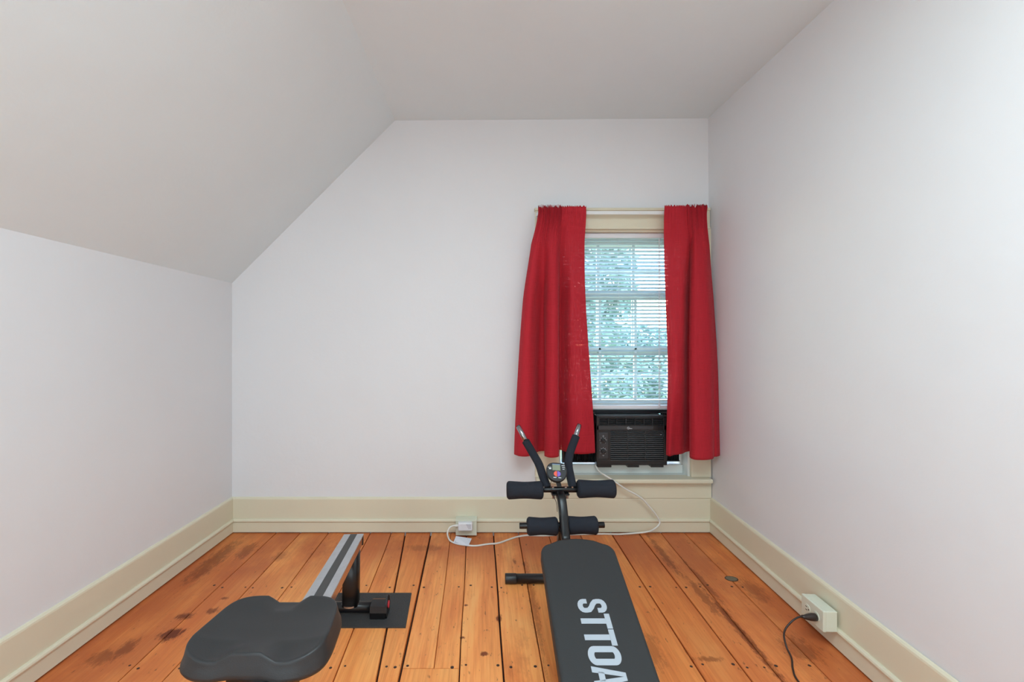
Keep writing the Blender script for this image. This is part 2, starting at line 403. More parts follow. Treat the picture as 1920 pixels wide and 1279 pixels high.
skirting('baseboard_end', (XL0, WY, 0), (XR0b, WY, 0), (0, -1, 0), 'cream skirting board with bead under the end wall')
skirting('baseboard_left', (XL(YN), YN, 0), (XL(WY), WY, 0), (1, 0, 0), 'cream skirting board with bead along the left wall')
skirting('baseboard_right', (XRb(WY), WY, 0), (XRb(YN), YN, 0), (-1, 0, 0), 'cream skirting board with bead along the right wall')

# floor of boards
floor = structure('floor', 'old orange varnished pine board floor')
obj('subfloor', box((XL(YN)-.1, YN-.05, -.06), (1.45, WY+.05, -.022)), M_gap, floor)
K1 = BF/F; K2 = 1.503/F
bounds = [(bx(436)-.004, None), (516, 219), (561.6, 302), (614.7, 402), (693.6, 549), (733, 624.7), (760, 706), (807.5, 747), (874.4, 861), (925.6, 945), (972, 1021),
          (1028.3, 1118.7), (1087.3, 1221.7), (1146.4, 1325), (1198.4, 1412), (1241, 1468), (1285.6, 1561), (None, None)]
def bline(i, y):
    if i == 0: return XL(y)-.01
    if i == len(bounds)-1: return XRb(y)+.01
    a, c = bounds[i]; xa = (a-907)*K1; xc = (c-907)*K2
    t = min(max((BF-y)/(BF-1.503), -0.1), 1.06)
    x = xa+(xc-xa)*t
    return x + 0.0035*noise.noise(Vector((i*7.3, y*2.2, 0))) + 0.0012*noise.noise(Vector((i*3.3, y*11, 5)))
tints = [(.86, .74, .68), (.97, .90, .84), (1.0, .98, .95), (1.04, 1.02, 1.0), (1.03, 1.0, .96), (1.0, .96, .9), (.98, .93, .87), (1.05, 1.06, 1.08), (1.08, 1.10, 1.12), (1.09, 1.12, 1.15), (1.0, .97, .94), (.90, .80, .74),
         (.92, .82, .76), (.92, .82, .76), (1.02, .96, .90), (.96, .88, .84), (.98, .90, .84), (.82, .70, .64)]
def plank(li, ri, y0, y1, gl=.0022, gr=.0022, fl=None, fr_=None, tint=(1, 1, 1), dz=0):
    fl = fl or (lambda y: bline(li, y)); fr_ = fr_ or (lambda y: bline(ri, y))
    N = max(2, int((y1-y0)/0.16)); bm = bmesh.new(); rows = []; c = .0022
    for j in range(N+1):
        y = y0+(y1-y0)*j/N; a = fl(y)+gl; d = fr_(y)-gr
        rows.append([bm.verts.new(v) for v in ((a, y, -.021), (a, y, -c+dz), (a+c, y, dz), (d-c, y, dz), (d, y, -c+dz), (d, y, -.021))])
    for j in range(N):
        for q in range(5): bm.faces.new((rows[j][q], rows[j][q+1], rows[j+1][q+1], rows[j+1][q]))
    bm.faces.new(rows[0]); bm.faces.new(rows[-1][::-1])
    o = obj('plank', bm, M_wood, floor); o.color = (*tint, 1); return o
YE = WY-.004
wide = {(7): .0045, (9): .0032, (6): .0038, (13): .003, (14): .003}
for i in range(len(bounds)-1):
    gl = wide.get(i, .0018); gr = wide.get(i+1, .0018)
    tt = tints[i]
    if i == 7:      # two narrow lengths meeting a cross joint, then another board
        mid = lambda y: (bline(7, y)*0.44+bline(8, y)*0.56) if y > 1.9 else (bline(7, y)*(0.44+(1.9-y)*0.0)+bline(8, y)*(0.56))
        plank(7, 8, 1.566, YE, gl, .0010, fr_=mid, tint=tt); plank(7, 8, 1.566, YE, .0010, gr, fl=mid, tint=(1.06, 1.07, 1.08))
        plank(7, 8, YN, 1.563, gl, gr, tint=(1.0, .97, .93)); continue
    plank(i, i+1, 0.9+0.05*math.sin(i*2.3) if i % 3 else YN, YE, gl, gr, tint=tt)
    if i % 3: plank(i, i+1, YN, 0.897+0.05*math.sin(i*2.3), gl, gr, tint=tints[(i+5) % 18])
# nails beside every joint, in the three rows over the joists
nm = mesh_of(tube([(0, 0, -.004), (0, 0, .0004), (0, 0, .0009)], [.0042, .0042, .003], 8), 'nail'); nm.materials.append(M_nail)
for row, y in enumerate((1.575, 2.075, 1.07)):
    for i in range(1, len(bounds)-1):
        for s in (-1, 1):
            if random.random() < 0.06: continue
            o = bpy.data.objects.new('nail', nm); C.objects.link(o); o.parent = floor
            o.location = (bline(i, y)+s*(.022+random.uniform(-.005, .006)), y+random.uniform(-.012, .012), 0)
            o.scale = (random.uniform(.95, 1.5),)*2+(1,)
# oval patch nailed over a knot
def disc(x, y, rx, ry, z, rot=0, n=20):
    bm = bmesh.new(); a = []
    for q in range(n):
        t = 2*PI*q/n; px_ = rx*math.cos(t); py_ = ry*math.sin(t)
        a.append((x+px_*math.cos(rot)-py_*math.sin(rot), y+px_*math.sin(rot)+py_*math.cos(rot)))
    add_prism(bm, a, lambda p, s: Vector((p[0], p[1], z+(0.0012 if s else 0)-.001))); return bm
kx, ky = (1371.5-907)*(HC*F/457.5)/F, HC*F/457.5
obj('knot_rim', disc(kx, ky, .030, .024, .0005), M_knotring, floor)
obj('knot_patch', disc(kx, ky, .025, .019, .0010), M_knotpatch, floor, label='oval dull patch over a knot hole')
# ------------------------------------------------------------------ window
win = structure('window_1', 'cream framed sash window with small panes')
# casing boards
def cb(name, lo, hi, m=M_cream, bev=.003, par=win, label=None): return obj(name, box(lo, hi, bev), m, par, label=label)
CX0, CX1 = bx(1003), bx(1332)
cb('casing_side', (CX0, WY-.022, OZ0), (OX0, WY+.004, OZ1+.002))
cb('casing_side', (OX1, WY-.022, OZ0), (bx(1329)+.004, WY+.004, OZ1+.002))
cb('casing_head', (CX0, WY-.022, OZ1), (bx(1328), WY+.004, bz(396)))
cb('casing_bead', (CX0-.004, WY-.030, bz(397)), (bx(1328), WY+.004, bz(392)), bev=.003)
cb('casing_bead', (CX0+.0, WY-.027, OZ1-.001), (bx(1328), WY-.005, OZ1+.010), bev=.002)
cb('stool', (bx(1004), WY-.062, OZ0-.024), (bx(1329)-.004, WY+.03, OZ0), bev=.006)
cb('stool_bead', (bx(1006), WY-.040, OZ0-.036), (bx(1329)-.004, WY, OZ0-.024), bev=.004)
cb('apron', (bx(1008), WY-.016, .200), (bx(1333)-.004, WY+.002, OZ0-.03), bev=.002)
# jamb linings
JD = 0.25
cb('jamb', (OX0-.006, WY-.002, OZ0-.02), (OX0+.012, WY+JD, OZ1), M_creamwhite)
cb('jamb', (OX1-.012, WY-.002, OZ0-.02), (OX1+.006, WY+JD, OZ1), M_creamwhite)
cb('head_lining', (OX0, WY-.002, OZ1-.012), (OX1, WY+JD, OZ1+.004), M_cream)
cb('inner_sill', (OX0, WY-.002, OZ0-.022), (OX1, WY+.33, OZ0-.002), M_creamwhite)
cb('stop_bead', (OX0+.012, WY+.075, OZ0), (OX0+.024, WY+.115, OZ1-.012), M_creamwhite, .002)
cb('stop_bead', (OX1-.024, WY+.075, OZ0), (OX1-.012, WY+.115, OZ1-.012), M_creamwhite, .002)
cb('sill_rail', (OX0+.012, WY+.06, OZ0-.002), (OX1-.012, WY+.17, OZ0+.050), M_creamwhite, .004)
SX0, SX1 = OX0+.014, OX1-.014
def sash(yc, z0, z1, rows, top, bot, label):
    th = .034; st = .040; mu = .016
    par = obj('sash', (lambda bm: (add_box(bm, (SX0, yc-th/2, z0), (SX0+st, yc+th/2, z1), .003), add_box(bm, (SX1-st, yc-th/2, z0), (SX1, yc+th/2, z1), .003),
          add_box(bm, (SX0+st, yc-th/2, z0), (SX1-st, yc+th/2, z0+bot), .003), add_box(bm, (SX0+st, yc-th/2, z1-top), (SX1-st, yc+th/2, z1), .003), bm)[-1])(bmesh.new()), M_creamwhite, win, label=label)
    gx0, gx1 = SX0+st, SX1-st; gz0, gz1 = z0+bot, z1-top; pw = (gx1-gx0)/3; ph = (gz1-gz0)/rows
    for c in (1, 2): obj('muntin', box((gx0+c*pw-mu/2, yc-.012, gz0), (gx0+c*pw+mu/2, yc+.012, gz1), .002), M_creamwhite, par)
    for r in range(1, rows): obj('muntin', box((gx0, yc-.012, gz0+r*ph-mu/2), (gx1, yc+.012, gz0+r*ph+mu/2), .002), M_creamwhite, par)
    for c in range(3):
        for r in range(rows):
            obj('pane', box((gx0+c*pw+.004, yc-.0015, gz0+r*ph+.004), (gx0+(c+1)*pw-.004, yc+.0015, gz0+(r+1)*ph-.004)), M_glass, par)
ACT = bz(780)+.004
sash(WY+.135, ACT+.012, ACT+.012+.720, 2, .045, .060, 'lower sash raised over the air conditioner')
sash(WY+.175, bz(431)-.012-.720, bz(431)-.014, 2, .045, .045, 'upper sash')
par = obj('storm_window', (lambda bm: (add_box(bm, (SX0-.01, WY+.232, OZ0), (SX0+.02, WY+.246, OZ1-.012)), add_box(bm, (SX1-.02, WY+.232, OZ0), (SX1+.01, WY+.246, OZ1-.012)),
      add_box(bm, (SX0+.02, WY+.232, 1.525), (SX1-.02, WY+.246, 1.550)), add_box(bm, (SX0+.02, WY+.232, .868), (SX1-.02, WY+.246, .886)),
      add_box(bm, (SX0+.02, WY+.232, OZ1-.05), (SX1-.02, WY+.246, OZ1-.012)), bm)[-1])(bmesh.new()), M_creamwhite, win)

# ------------------------------------------------------------------ blind
BY = WY+.045
bl_ = thing('window_blind', 'white horizontal slat blind, half open, hanging in the window between the red curtains', 'blind', ((OX0+OX1)/2, BY, OZ1-.02))
SL0, SL1 = OX0+.018, OX1-.020
cbm = bmesh.new(); add_box(cbm, (SL0, BY-.018, OZ1-.042), (SL1, BY+.018, OZ1-.013), .002)
obj('headrail', cbm, M_white, bl_)
zb0 = HC-(761-628)*BY/F; zt0 = OZ1-.052; ns = 45
pitch = (zt0-(zb0+.022))/(ns-1)
prof = []
tilt = math.radians(26)
for q in range(5):
    t = (q/4-.5)*.025; bow = .0022*(1-(t/.0125)**2)
    prof.append((t*math.cos(tilt)+bow*math.sin(tilt), -t*math.sin(tilt)+bow*math.cos(tilt)))
sbm = bmesh.new()
for s in range(1):
    a = [[sbm.verts.new((x, p[0], p[1])) for p in prof] for x in (-(SL1-SL0)/2, (SL1-SL0)/2)]
    for q in range(4): sbm.faces.new((a[0][q], a[0][q+1], a[1][q+1], a[1][q]))
rr = bmesh.ops.extrude_face_region(sbm, geom=list(sbm.faces))
bmesh.ops.translate(sbm, verts=[v for v in rr['geom'] if isinstance(v, bmesh.types.BMVert)], vec=(0, 0, -.0004))
slat_me = mesh_of(sbm, 'slat'); slat_me.materials.append(M_slat)
for i in range(ns):
    o = bpy.data.objects.new('slat', slat_me); C.objects.link(o); o.parent = bl_
    o.location = Vector(((SL0+SL1)/2, BY, zt0-i*pitch))-Vector(bl_.location)
    o.rotation_euler = (random.uniform(-.02, .02), random.uniform(-.0012, .0012), 0)
obj('bottom_rail', box((SL0, BY-.012, zb0-.017), (SL1, BY+.012, zb0+.004), .003), M_white, bl_)
for px in (1085, 1159, 1237):
    x = (px-907)*BY/F; cm = bmesh.new()
    for dy in (-.0135, .0135): add_tube(cm, [(x, BY+dy, OZ1-.04), (x, BY+dy, zb0)], .0006, 5)
    for i in range(ns): add_tube(cm, [(x, BY-.0135, zt0-i*pitch-.004+.006), (x, BY+.0135, zt0-i*pitch-.004-.005)], .0005, 4)
    obj('ladder_cord', cm, M_white, bl_)
cm = bmesh.new(); x0 = (1236-907)*(BY-.03)/F
for s in (0, 1):
    add_tube(cm, [(x0+.0022*math.cos(q*1.35+s*PI), BY-.030+.0022*math.sin(q*1.35+s*PI), OZ1-.045-q*.0052) for q in range(190)], .0014, 5)
obj('pull_cord', cm, M_white, bl_)
obj('headrail_tassel', cyl((x0, BY-.03, .74), (x0, BY-.03, .715), .005, 10, .0015), M_white, bl_)

# ------------------------------------------------------------------ curtains and rod
RY = WY-.075; RZ = HC+(628-399)*RY/F
rod = thing('curtain_rod', 'flat white curtain rod mounted on the window casing', 'curtain rod', ((bx(1003)+bx(1326))/2, RY, RZ))
rx0, rx1 = (1009-907)*RY/F, (1324-907)*RY/F
pts = [(rx0-.002, WY-.024, RZ), (rx0-.001, WY-.045, RZ), (rx0+.004, RY+.008, RZ), (rx0+.016, RY, RZ), (rx1-.016, RY, RZ), (rx1-.004, RY+.008, RZ), (rx1-.001, WY-.045, RZ), (rx1, WY-.024, RZ)]
obj('rod_bar', tube([Vector(p) for p in pts], 1, prof=[(.0095, -.003), (.0095, .003), (.006, .004), (-.006, .004), (-.0095, .003), (-.0095, -.003), (-.006, -.004), (.006, -.004)]), M_rod, rod)
for x in (rx0-.001, rx1): obj('bracket', box((x-.006, WY-.026, RZ-.014), (x+.006, WY-.021, RZ+.014), .001), M_rod, rod)

def curtain(name, rows, label, flip=1, gather=None):
    """rows: list of (photo y, [(px, offset from rod towards room)...]); each row same number of control points"""
    ncp = len(rows[0][1]); NU = 10*(ncp-1); NV = 96
    def cr(v, k_):     # catmull through list v at float k_
        i = min(int(k_), len(v)-2); t = k_-i; p = [v[max(0, min(len(v)-1, i+q))] for q in (-1, 0, 1, 2)]
        return 0.5*((2*p[1])+(-p[0]+p[2])*t+(2*p[0]-5*p[1]+4*p[2]-p[3])*t*t+(-p[0]+3*p[1]-3*p[2]+p[3])*t**3)
    bm = bmesh.new(); uvl = bm.loops.layers.uv.new('UV'); grid = []
    ys = [r[0] for r in rows]
    for j in range(NV+1):
        yy = ys[0]+(ys[-1]-ys[0])*j/NV
        q = next(i for i in range(len(ys)-1) if yy <= ys[i+1]+1e-6); kk = q+(yy-ys[q])/(ys[q+1]-ys[q])
        line = []
        for i in range(NU+1):
            u = i/NU*(ncp-1)
            px = cr([cr([p[0] for p in r[1]], u) for r in rows], kk); of = cr([cr([p[1] for p in r[1]], u) for r in rows], kk)
            of = (of*1.9 if of > 0 else of*2.2)+(.006 if j < NV*.05 else .006*max(0, 1-(j/NV-.05)/.15)); d = RY-of; z = HC-(yy-628)*(RY)/F
            x = (px-907)*d/F
            g = gather(u/(ncp-1)) if gather else 0
            zt = HC-(ys[0]-628)*RY/F; dzt = zt-z
            ga = g*math.exp(-max(0, dzt-.03)/.10)
            ph = u*7.5+math.sin(u*2.1)*1.3
            d -= .007*ga*math.sin(ph*2.2)+.003*ga*math.sin(ph*4.1)
            if dzt < .022: z += (.004+.006*g)*math.sin(ph*2.6+1)*(1-dzt/.022)       # frilled heading
            fold = .0012*noise.noise(Vector((x*14, z*5, 3)))+.004*noise.noise(Vector((x*7, z*2.4, 9)))*min(1, dzt*2)
            line.append(bm.verts.new((x, d-fold, z)))
        grid.append(line)
    for j in range(NV):
        for i in range(NU):
            f = bm.faces.new((grid[j][i], grid[j][i+1], grid[j+1][i+1], grid[j+1][i])); f.smooth = True
            for l, (a, c) in zip(f.loops, ((i, j), (i+1, j), (i+1, j+1), (i, j+1))): l[uvl].uv = (a/NU*.45+.1, c/NV*1.4)
    me = bpy.data.meshes.new(name); bm.to_mesh(me); bm.free()
    o = link(name, me, M_cur, None, True)
    zt = HC-(ys[0]-628)*RY/F
    org = Vector((((rows[0][1][0][0]+rows[0][1][-1][0])/2-907)*RY/F, RY, zt))
    for v in me.vertices: v.co -= org
    o.location = org
    md = o.modifiers.new('thickness', 'SOLIDIFY'); md.thickness = .0012; md.offset = 0
    tag(o, label, 'curtain'); return o
Lr = [
 (389, [(1009,.006),(1014,.010),(1019,.006),(1024,.012),(1029,.006),(1034,.012),(1039,.006),(1044,.012),(1048,.008),(1052,.012),(1058,.006),(1066,.012),(1076,.010),(1086,.012),(1099,.010)]),
 (408, [(1008,.008),(1013,.014),(1019,.008),(1024,.014),(1030,.008),(1034,.014),(1039,.010),(1044,.014),(1048,.010),(1052,.010),(1058,.006),(1066,.010),(1076,.010),(1086,.012),(1099,.010)]),
 (460, [(996,.012),(1002,.024),(1010,.022),(1017,.014),(1022,.016),(1026,.024),(1031,.030),(1038,.032),(1044,.028),(1048,.014),(1051,.000),(1060,.008),(1072,.014),(1084,.010),(1096,.006)]),
 (560, [(981,.018),(988,.036),(998,.036),(1007,.010),(1014,-.006),(1020,-.004),(1026,.030),(1034,.044),(1042,.044),(1047,.030),(1049,-.020),(1058,-.012),(1070,.012),(1083,.012),(1098,.004)]),
 (700, [(971,.022),(979,.042),(990,.046),(1000,.030),(1010,-.008),(1022,-.006),(1023,.034),(1032,.052),(1041,.052),(1047,.038),(1048,-.020),(1056,-.018),(1070,.010),(1088,.016),(1107,.004)]),
 (848, [(964,.024),(974,.044),(988,.048),(1000,.030),(1010,-.007),(1024,-.004),(1021,.040),(1030,.060),(1040,.060),(1048,.044),(1046,-.020),(1054,-.018),(1068,.010),(1092,.022),(1116,.010)])]
Rr = [
 (388, [(1246,.010),(1256,.012),(1268,.010),(1278,.012),(1286,.008),(1291,.012),(1296,.006),(1300,.012),(1305,.006),(1309,.012),(1314,.006),(1319,.012),(1322,.008),(1326,.006)]),
 (407, [(1245,.010),(1256,.012),(1268,.010),(1278,.012),(1286,.008),(1291,.014),(1296,.008),(1300,.014),(1305,.008),(1309,.014),(1314,.010),(1318,.014),(1321,.010),(1325,.006)]),
 (460, [(1245,.004),(1256,.010),(1269,.014),(1281,.014),(1290,.010),(1293,-.002),(1297,.010),(1301,.024),(1306,.028),(1311,.028),(1317,.026),(1323,.022),(1327,.014),(1330,.002)]),
 (560, [(1248,.006),(1258,.014),(1270,.018),(1282,.016),(1289,-.016),(1293,-.020),(1294,.020),(1301,.038),(1310,.042),(1319,.042),(1327,.038),(1332,.026),(1335,.012),(1338,.0)]),
 (700, [(1252,.006),(1260,.018),(1271,.022),(1282,.010),(1288,-.022),(1294,-.020),(1293,.030),(1301,.050),(1312,.054),(1322,.054),(1332,.046),(1338,.030),(1341,.024),(1346,.012)]),
 (851, [(1249,.014),(1256,.026),(1264,.012),(1278,.000),(1287,-.020),(1295,-.020),(1293,.036),(1301,.062),(1314,.068),(1326,.066),(1336,.056),(1339,.034),(1344,.032),(1350,.020)])]
curtain('curtain', Lr, 'red woven curtain panel hanging left of the blind', gather=lambda u: 1 if u < .66 else .15)
curtain('curtain', Rr, 'red woven curtain panel hanging right of the blind beside the corner', gather=lambda u: 1 if u > .32 else .15)

# ------------------------------------------------------------------ air conditioner
AY = WY-.010                                   # front face plane
ka = AY/F
def ax_(px): return (px-907)*ka
def az(py): return HC-(py-628)*ka
A0, A1 = ax_(1118.5), ax_(1251.5); AZ0, AZ1 = az(873), az(780)
ac = thing('air_conditioner', 'black window air conditioner with two dials set in the window sill', 'air conditioner', ((A0+A1)/2, WY+.1, AZ0))
def ab(name, lo, hi, m, bev=.0, label=None, par=ac, seg=2): return obj(name, box(lo, hi, bev, seg), m, par, label=label)
ab('cabinet', (A0+.012, AY+.050, AZ0+.004), (A1-.012, AY+.38, AZ1-.004), M_ac, .004)
# front shell: frame around a recessed grille and a recessed outlet
shell = bmesh.new()
GX0, GX1, GZ0, GZ1 = ax_(1145), ax_(1245), az(862), az(807)
VX0, VX1, VZ0, VZ1 = ax_(1124), ax_(1244), az(797.5), az(784)
add_box(shell, (A0, AY, AZ0), (A1, AY+.05, GZ0), .006)
add_box(shell, (A0, AY, GZ0-.006), (GX0, AY+.05, VZ0-.001), .002)
add_box(shell, (GX1, AY, GZ0-.006), (A1, AY+.05, VZ0-.001), .002)
add_box(shell, (VX1, AY, GZ1), (A1, AY+.05, AZ1), .003); add_box(shell, (A0, AY, GZ1), (VX0, AY+.05, AZ1), .003)
add_box(shell, (GX0-.01, AY+.0005, GZ1), (GX1+.01, AY+.05, VZ0), .001)
add_box(shell, (A0+.004, AY, VZ1), (A1-.004, AY+.05, AZ1), .004)
add_box(shell, (A0+.004, AY+.001, GZ1), (VX0, AY+.05, VZ1+.002), .001)
obj('front_shell', shell, M_ac, ac)
ab('recess', (A0+.006, AY+.022, GZ0-.004), (A1-.006, AY+.049, AZ1-.004), M_acdeep)
lm = mesh_of(box((GX0-ac.location.x, -.001, -.0016), (GX1-ac.location.x, .016, .0016), .0006, 1, None), 'louver'); lm.materials.append(mat('grille_grey', (0.105, 0.106, 0.112), 0.35))
nl = 15
for i in range(nl):
    o = bpy.data.objects.new('grille_louver', lm); C.objects.link(o); o.parent = ac
    o.location = (0, AY+.004-ac.location.y, GZ0+(i+.5)*(GZ1-GZ0)/nl-ac.location.z); o.rotation_euler = (math.radians(6), 0, 0)
for px in (1177.5, 1210.5): ab('grille_mullion', (ax_(px)-.0012, AY+.002, GZ0), (ax_(px)+.0012, AY+.02, GZ1), M_acgrey)
# air outlet with vanes
for i in range(4): ab('outlet_vane', (VX0, AY+.008, VZ0+.004+i*.0105), (VX1, AY+.022, VZ0+.0055+i*.0105), M_acgrey)
for px in (1141, 1157, 1174, 1191, 1208, 1224): ab('outlet_fin', (ax_(px)-.001, AY+.003, VZ0), (ax_(px)+.001, AY+.022, VZ1), M_acgrey)
bm = bmesh.new()
add_box(bm, (VX0-.002, AY-.0015, VZ0-.003), (VX1+.002, AY+.006, VZ0+.001), .001); add_box(bm, (VX0-.002, AY-.0015, VZ1-.001), (VX1+.002, AY+.006, VZ1+.003), .001)
add_box(bm, (VX0-.003, AY-.0015, VZ0-.003), (VX0+.001, AY+.006, VZ1+.003), .001); add_box(bm, (VX1-.001, AY-.0015, VZ0-.003), (VX1+.003, AY+.006, VZ1+.003), .001)
obj('outlet_frame', bm, M_ac, ac)
ab('badge_panel', (ax_(1122), AY-.0015, az(806)), (ax_(1225), AY+.004, az(799)), M_acgrey, .001)
cp = ab('control_panel', (ax_(1122), AY-.002, az(860)), (ax_(1140), AY+.004, az(811)), M_acgrey, .002)
# flat printed glyph helpers
def strokes(bm, paths, wd, fn, th=.0004):
    for path in paths:
        pts = [Vector(p) for p in path]; closed = (pts[0]-pts[-1]).length < 1e-6 and len(pts) > 2
        if closed: pts = pts[:-1]
        Lp = []; Rp = []; n_ = len(pts)
        for i, p in enumerate(pts):
            a = pts[i-1] if (i > 0 or closed) else None; c = pts[(i+1) % n_] if (i < n_-1 or closed) else None
            d1 = (p-a).normalized() if a is not None else None; d2 = (c-p).normalized() if c is not None else None
            if d1 is None: d1 = d2
            if d2 is None: d2 = d1
            n1 = Vector((-d1.y, d1.x)); n2 = Vector((-d2.y, d2.x)); m = (n1+n2)
            m = m.normalized() if m.length > 1e-6 else n1
            s = min(2.0, 1/max(.3, m.dot(n1)))
            Lp.append(p+m*wd/2*s); Rp.append(p-m*wd/2*s)
        rng = n_ if closed else n_-1
        for i in range(rng):
            j = (i+1) % n_
            add_prism(bm, [Lp[i], Lp[j], Rp[j], Rp[i]], lambda q, s: fn(q)+fn_up*(th*s))
def arc(cx, cy, rx, ry, a0, a1, n_=16): return [(cx+rx*math.cos(a0+(a1-a0)*i/n_), cy+ry*math.sin(a0+(a1-a0)*i/n_)) for i in range(n_+1)]
def front(ox, oz, s, y=None):
    y = AY-.0017 if y is None else y
    return lambda q: Vector((ox+q.x*s, y, oz+q.y*s))
fn_up = Vector((0, -1, 0))
# maker's badge: open ring, then the word
lx = bmesh.new(); f = front(ax_(1177), az(804.6), .0026)
strokes(lx, [arc(1.2, 2.2, 2.3, 2.3, .5, 5.6, 20)], .75, f)
letters = {'M': [[(0, 0), (0, 2), (.8, 1), (1.6, 2), (1.6, 0)]], 'i': [[(0, 0), (0, 1.5)], [(0, 1.9), (0, 2.3)]], 'd': [arc(.6, .75, .6, .7, 0, 2*PI, 12), [(1.25, 0), (1.25, 2.4)]],
           'e': [[(0, .8), (1.2, .8)]+arc(.6, .75, .6, .7, .1, 5.4, 12)], 'a': [arc(.6, .75, .6, .7, 0, 2*PI, 12), [(1.25, 0), (1.25, 1.5)]]}
cur = 1.4
for ch, adv in (('M', 2.2), ('i', .7), ('d', 1.9), ('e', 1.8), ('a', 1.6)):
    strokes(lx, [[(p[0]+cur, p[1]+.3) for p in pa] for pa in letters[ch]], .42, f); cur += adv
obj('badge', lx, M_ink, ac, label='small white maker badge')
for py, ang in ((826, 2.3), (845.5, .9)):
    cxk, czk = ax_(1131), az(py)
    kb = obj('knob', cyl((cxk, AY-.002, czk), (cxk, AY-.016, czk), .0125, 24, .002), M_ac, ac)
    obj('knob_grip', box((-.0025, -.022, -.011), (.0025, -.014, .011), .001, 1, Matrix.Translation((cxk, AY, czk)) @ Matrix.Rotation(ang, 4, 'Y')), M_acgrey, kb)
    dm = bmesh.new(); f = front(cxk, czk, .001, AY-.0021)
    strokes(dm, [arc(0, 0, 15, 15, -.6, 1.4, 12)] if py < 830 else [arc(0, 0, 15, 15, .4, 2.4, 12)], .8, f)
    for a in (.2, .9, 1.57, 2.3, 3.0, 3.9, 5.4): strokes(dm, [[(18*math.cos(a), 18*math.sin(a)), (20.5*math.cos(a), 20.5*math.sin(a))]], 2.0, f)
    sg = 1 if py < 830 else -1
    strokes(dm, [[(-5, 25*sg), (5, 25*sg)], [(0, 28*sg), (0, 31*sg)]], 1.4, f)
    obj('dial_print', dm, M_ink, cp)
obj('indicator', cyl((ax_(1239), AY-.001, az(815)), (ax_(1239), AY-.004, az(815)), .0022, 10), M_ink, ac)
for px0, px1 in ((1119, 1147), (1177, 1199), (1221, 1245)): ab('foot', (ax_(px0), AY+.004, az(877)), (ax_(px1), AY+.05, az(872)), M_ac, .002)
# top mounting channel behind the front
ab('mounting_rail', (OX0+.025, AY+.115, AZ1-.006), (OX1-.025, AY+.135, AZ1+.016), M_ac, .002)
# accordion side panels
def accordion(x0, x1, z0, z1, n_, y):
    bm = bmesh.new(); N = n_*2
    pts = [(x0+(x1-x0)*i/N, y+(.012 if i % 2 else 0)) for i in range(N+1)]
    a = [bm.verts.new((p[0], p[1], z0)) for p in pts]; b2 = [bm.verts.new((p[0], p[1], z1)) for p in pts]
    for i in range(N): bm.faces.new((a[i], a[i+1], b2[i+1], b2[i]))
    rr = bmesh.ops.extrude_face_region(bm, geom=list(bm.faces))
    bmesh.ops.translate(bm, verts=[v for v in rr['geom'] if isinstance(v, bmesh.types.BMVert)], vec=(0, .003, 0))
    add_box(bm, (x0-.003, y-.003, z0-.006), (x1+.003, y+.016, z0), .001); add_box(bm, (x0-.003, y-.003, z1), (x1+.003, y+.016, z1+.006), .001)
    return bm
obj('accordion_panel', accordion(OX0+.044, A0+.010, az(873), AZ1, 13, AY+.085), M_accordion, ac)
obj('accordion_panel', accordion(A1-.008, OX1-.028, az(871), AZ1, 9, AY+.085), M_accordion, ac)
ab('panel_frame', (OX0+.034, AY+.078, az(875)), (OX0+.046, AY+.110, AZ1+.005), M_ac, .001)
# power cord
def fl(px, py, lift=.004): d = (HC-lift)*F/(py-628); return Vector(((px-907)*d/F, d, lift))
pc = [P(1117, 868, AY+.05), P(1117.5, 873, AY+.02), P(1122.6, 883, WY-.03), P(1133, 890.5, WY-.066), P(1145, 898, WY-.074), P(1173, 917, WY-.070), P(1201, 933, WY-.064), P(1220, 953, WY-.060), P(1233, 970, WY-.060), P(1237, 981, WY-.062), P(1228, 991, WY-.068),
      P(1212, 997.6, WY-.055), Vector((.78, WY-.040, .006)), Vector((.66, WY-.036, .005)), Vector((.45, WY-.045, .004)), Vector((.34, WY-.055, .004)), fl(989, 1004), fl(971, 1006.5), fl(955, 1011.5), fl(934.6, 1018.5), fl(913.8, 1020.6), fl(893, 1023.6), fl(875, 1022.7), fl(860, 1020.5), fl(848, 1016.5, .006), fl(842, 1011, .012), P(839, 1000, 2.535), P(843, 990, 2.55), P(852, 985.7, 2.56), P(861, 985.5, 2.562)]
cord = obj('power_cord', tube(spline(pc, 7), .0048, 10), M_cordw, ac, True, label='white power cord running down to the skirting outlet')
py_ = 2.562
pa, pb = P(859, 985.8, py_), P(886, 985.8, py_)
bm = bmesh.new(); add_box(bm, (pa.x, py_-.022, pa.z-.022), (pb.x, py_+.009, pa.z+.023), .006)
plug = obj('plug', bm, M_white, cord, label='white safety plug')
obj('strain_relief', tube([P(850, 986, py_-.001), P(861, 985.6, py_-.001)], [.005, .0085], 12), M_cordw, cord)
bm = bmesh.new()
for q in range(4): add_box(bm, (pa.x+.045+.004*q, py_-.0226, pa.z+.013-.007*q), (pb.x-.008, py_-.0216, pa.z+.0155-.007*q))
obj('plug_print', bm, M_taggrey, cord)
a, b2, c, d = fl(849.5, 1018, .008), fl(878, 1023.5, .008), P(884.5, 1010, 2.515), P(855, 1005.5, 2.515)
a.z = .006; b2.z = .006
bm = quadplate([a, b2, c, d], (0, .0006, .0004)); tg = obj('cord_tag', bm, M_tagpaper, cord, label='white paper warning tag')
bm = bmesh.new(); nrm = (b2-a).cross(d-a).normalized(); nrm = nrm if nrm.y < 0 else -nrm
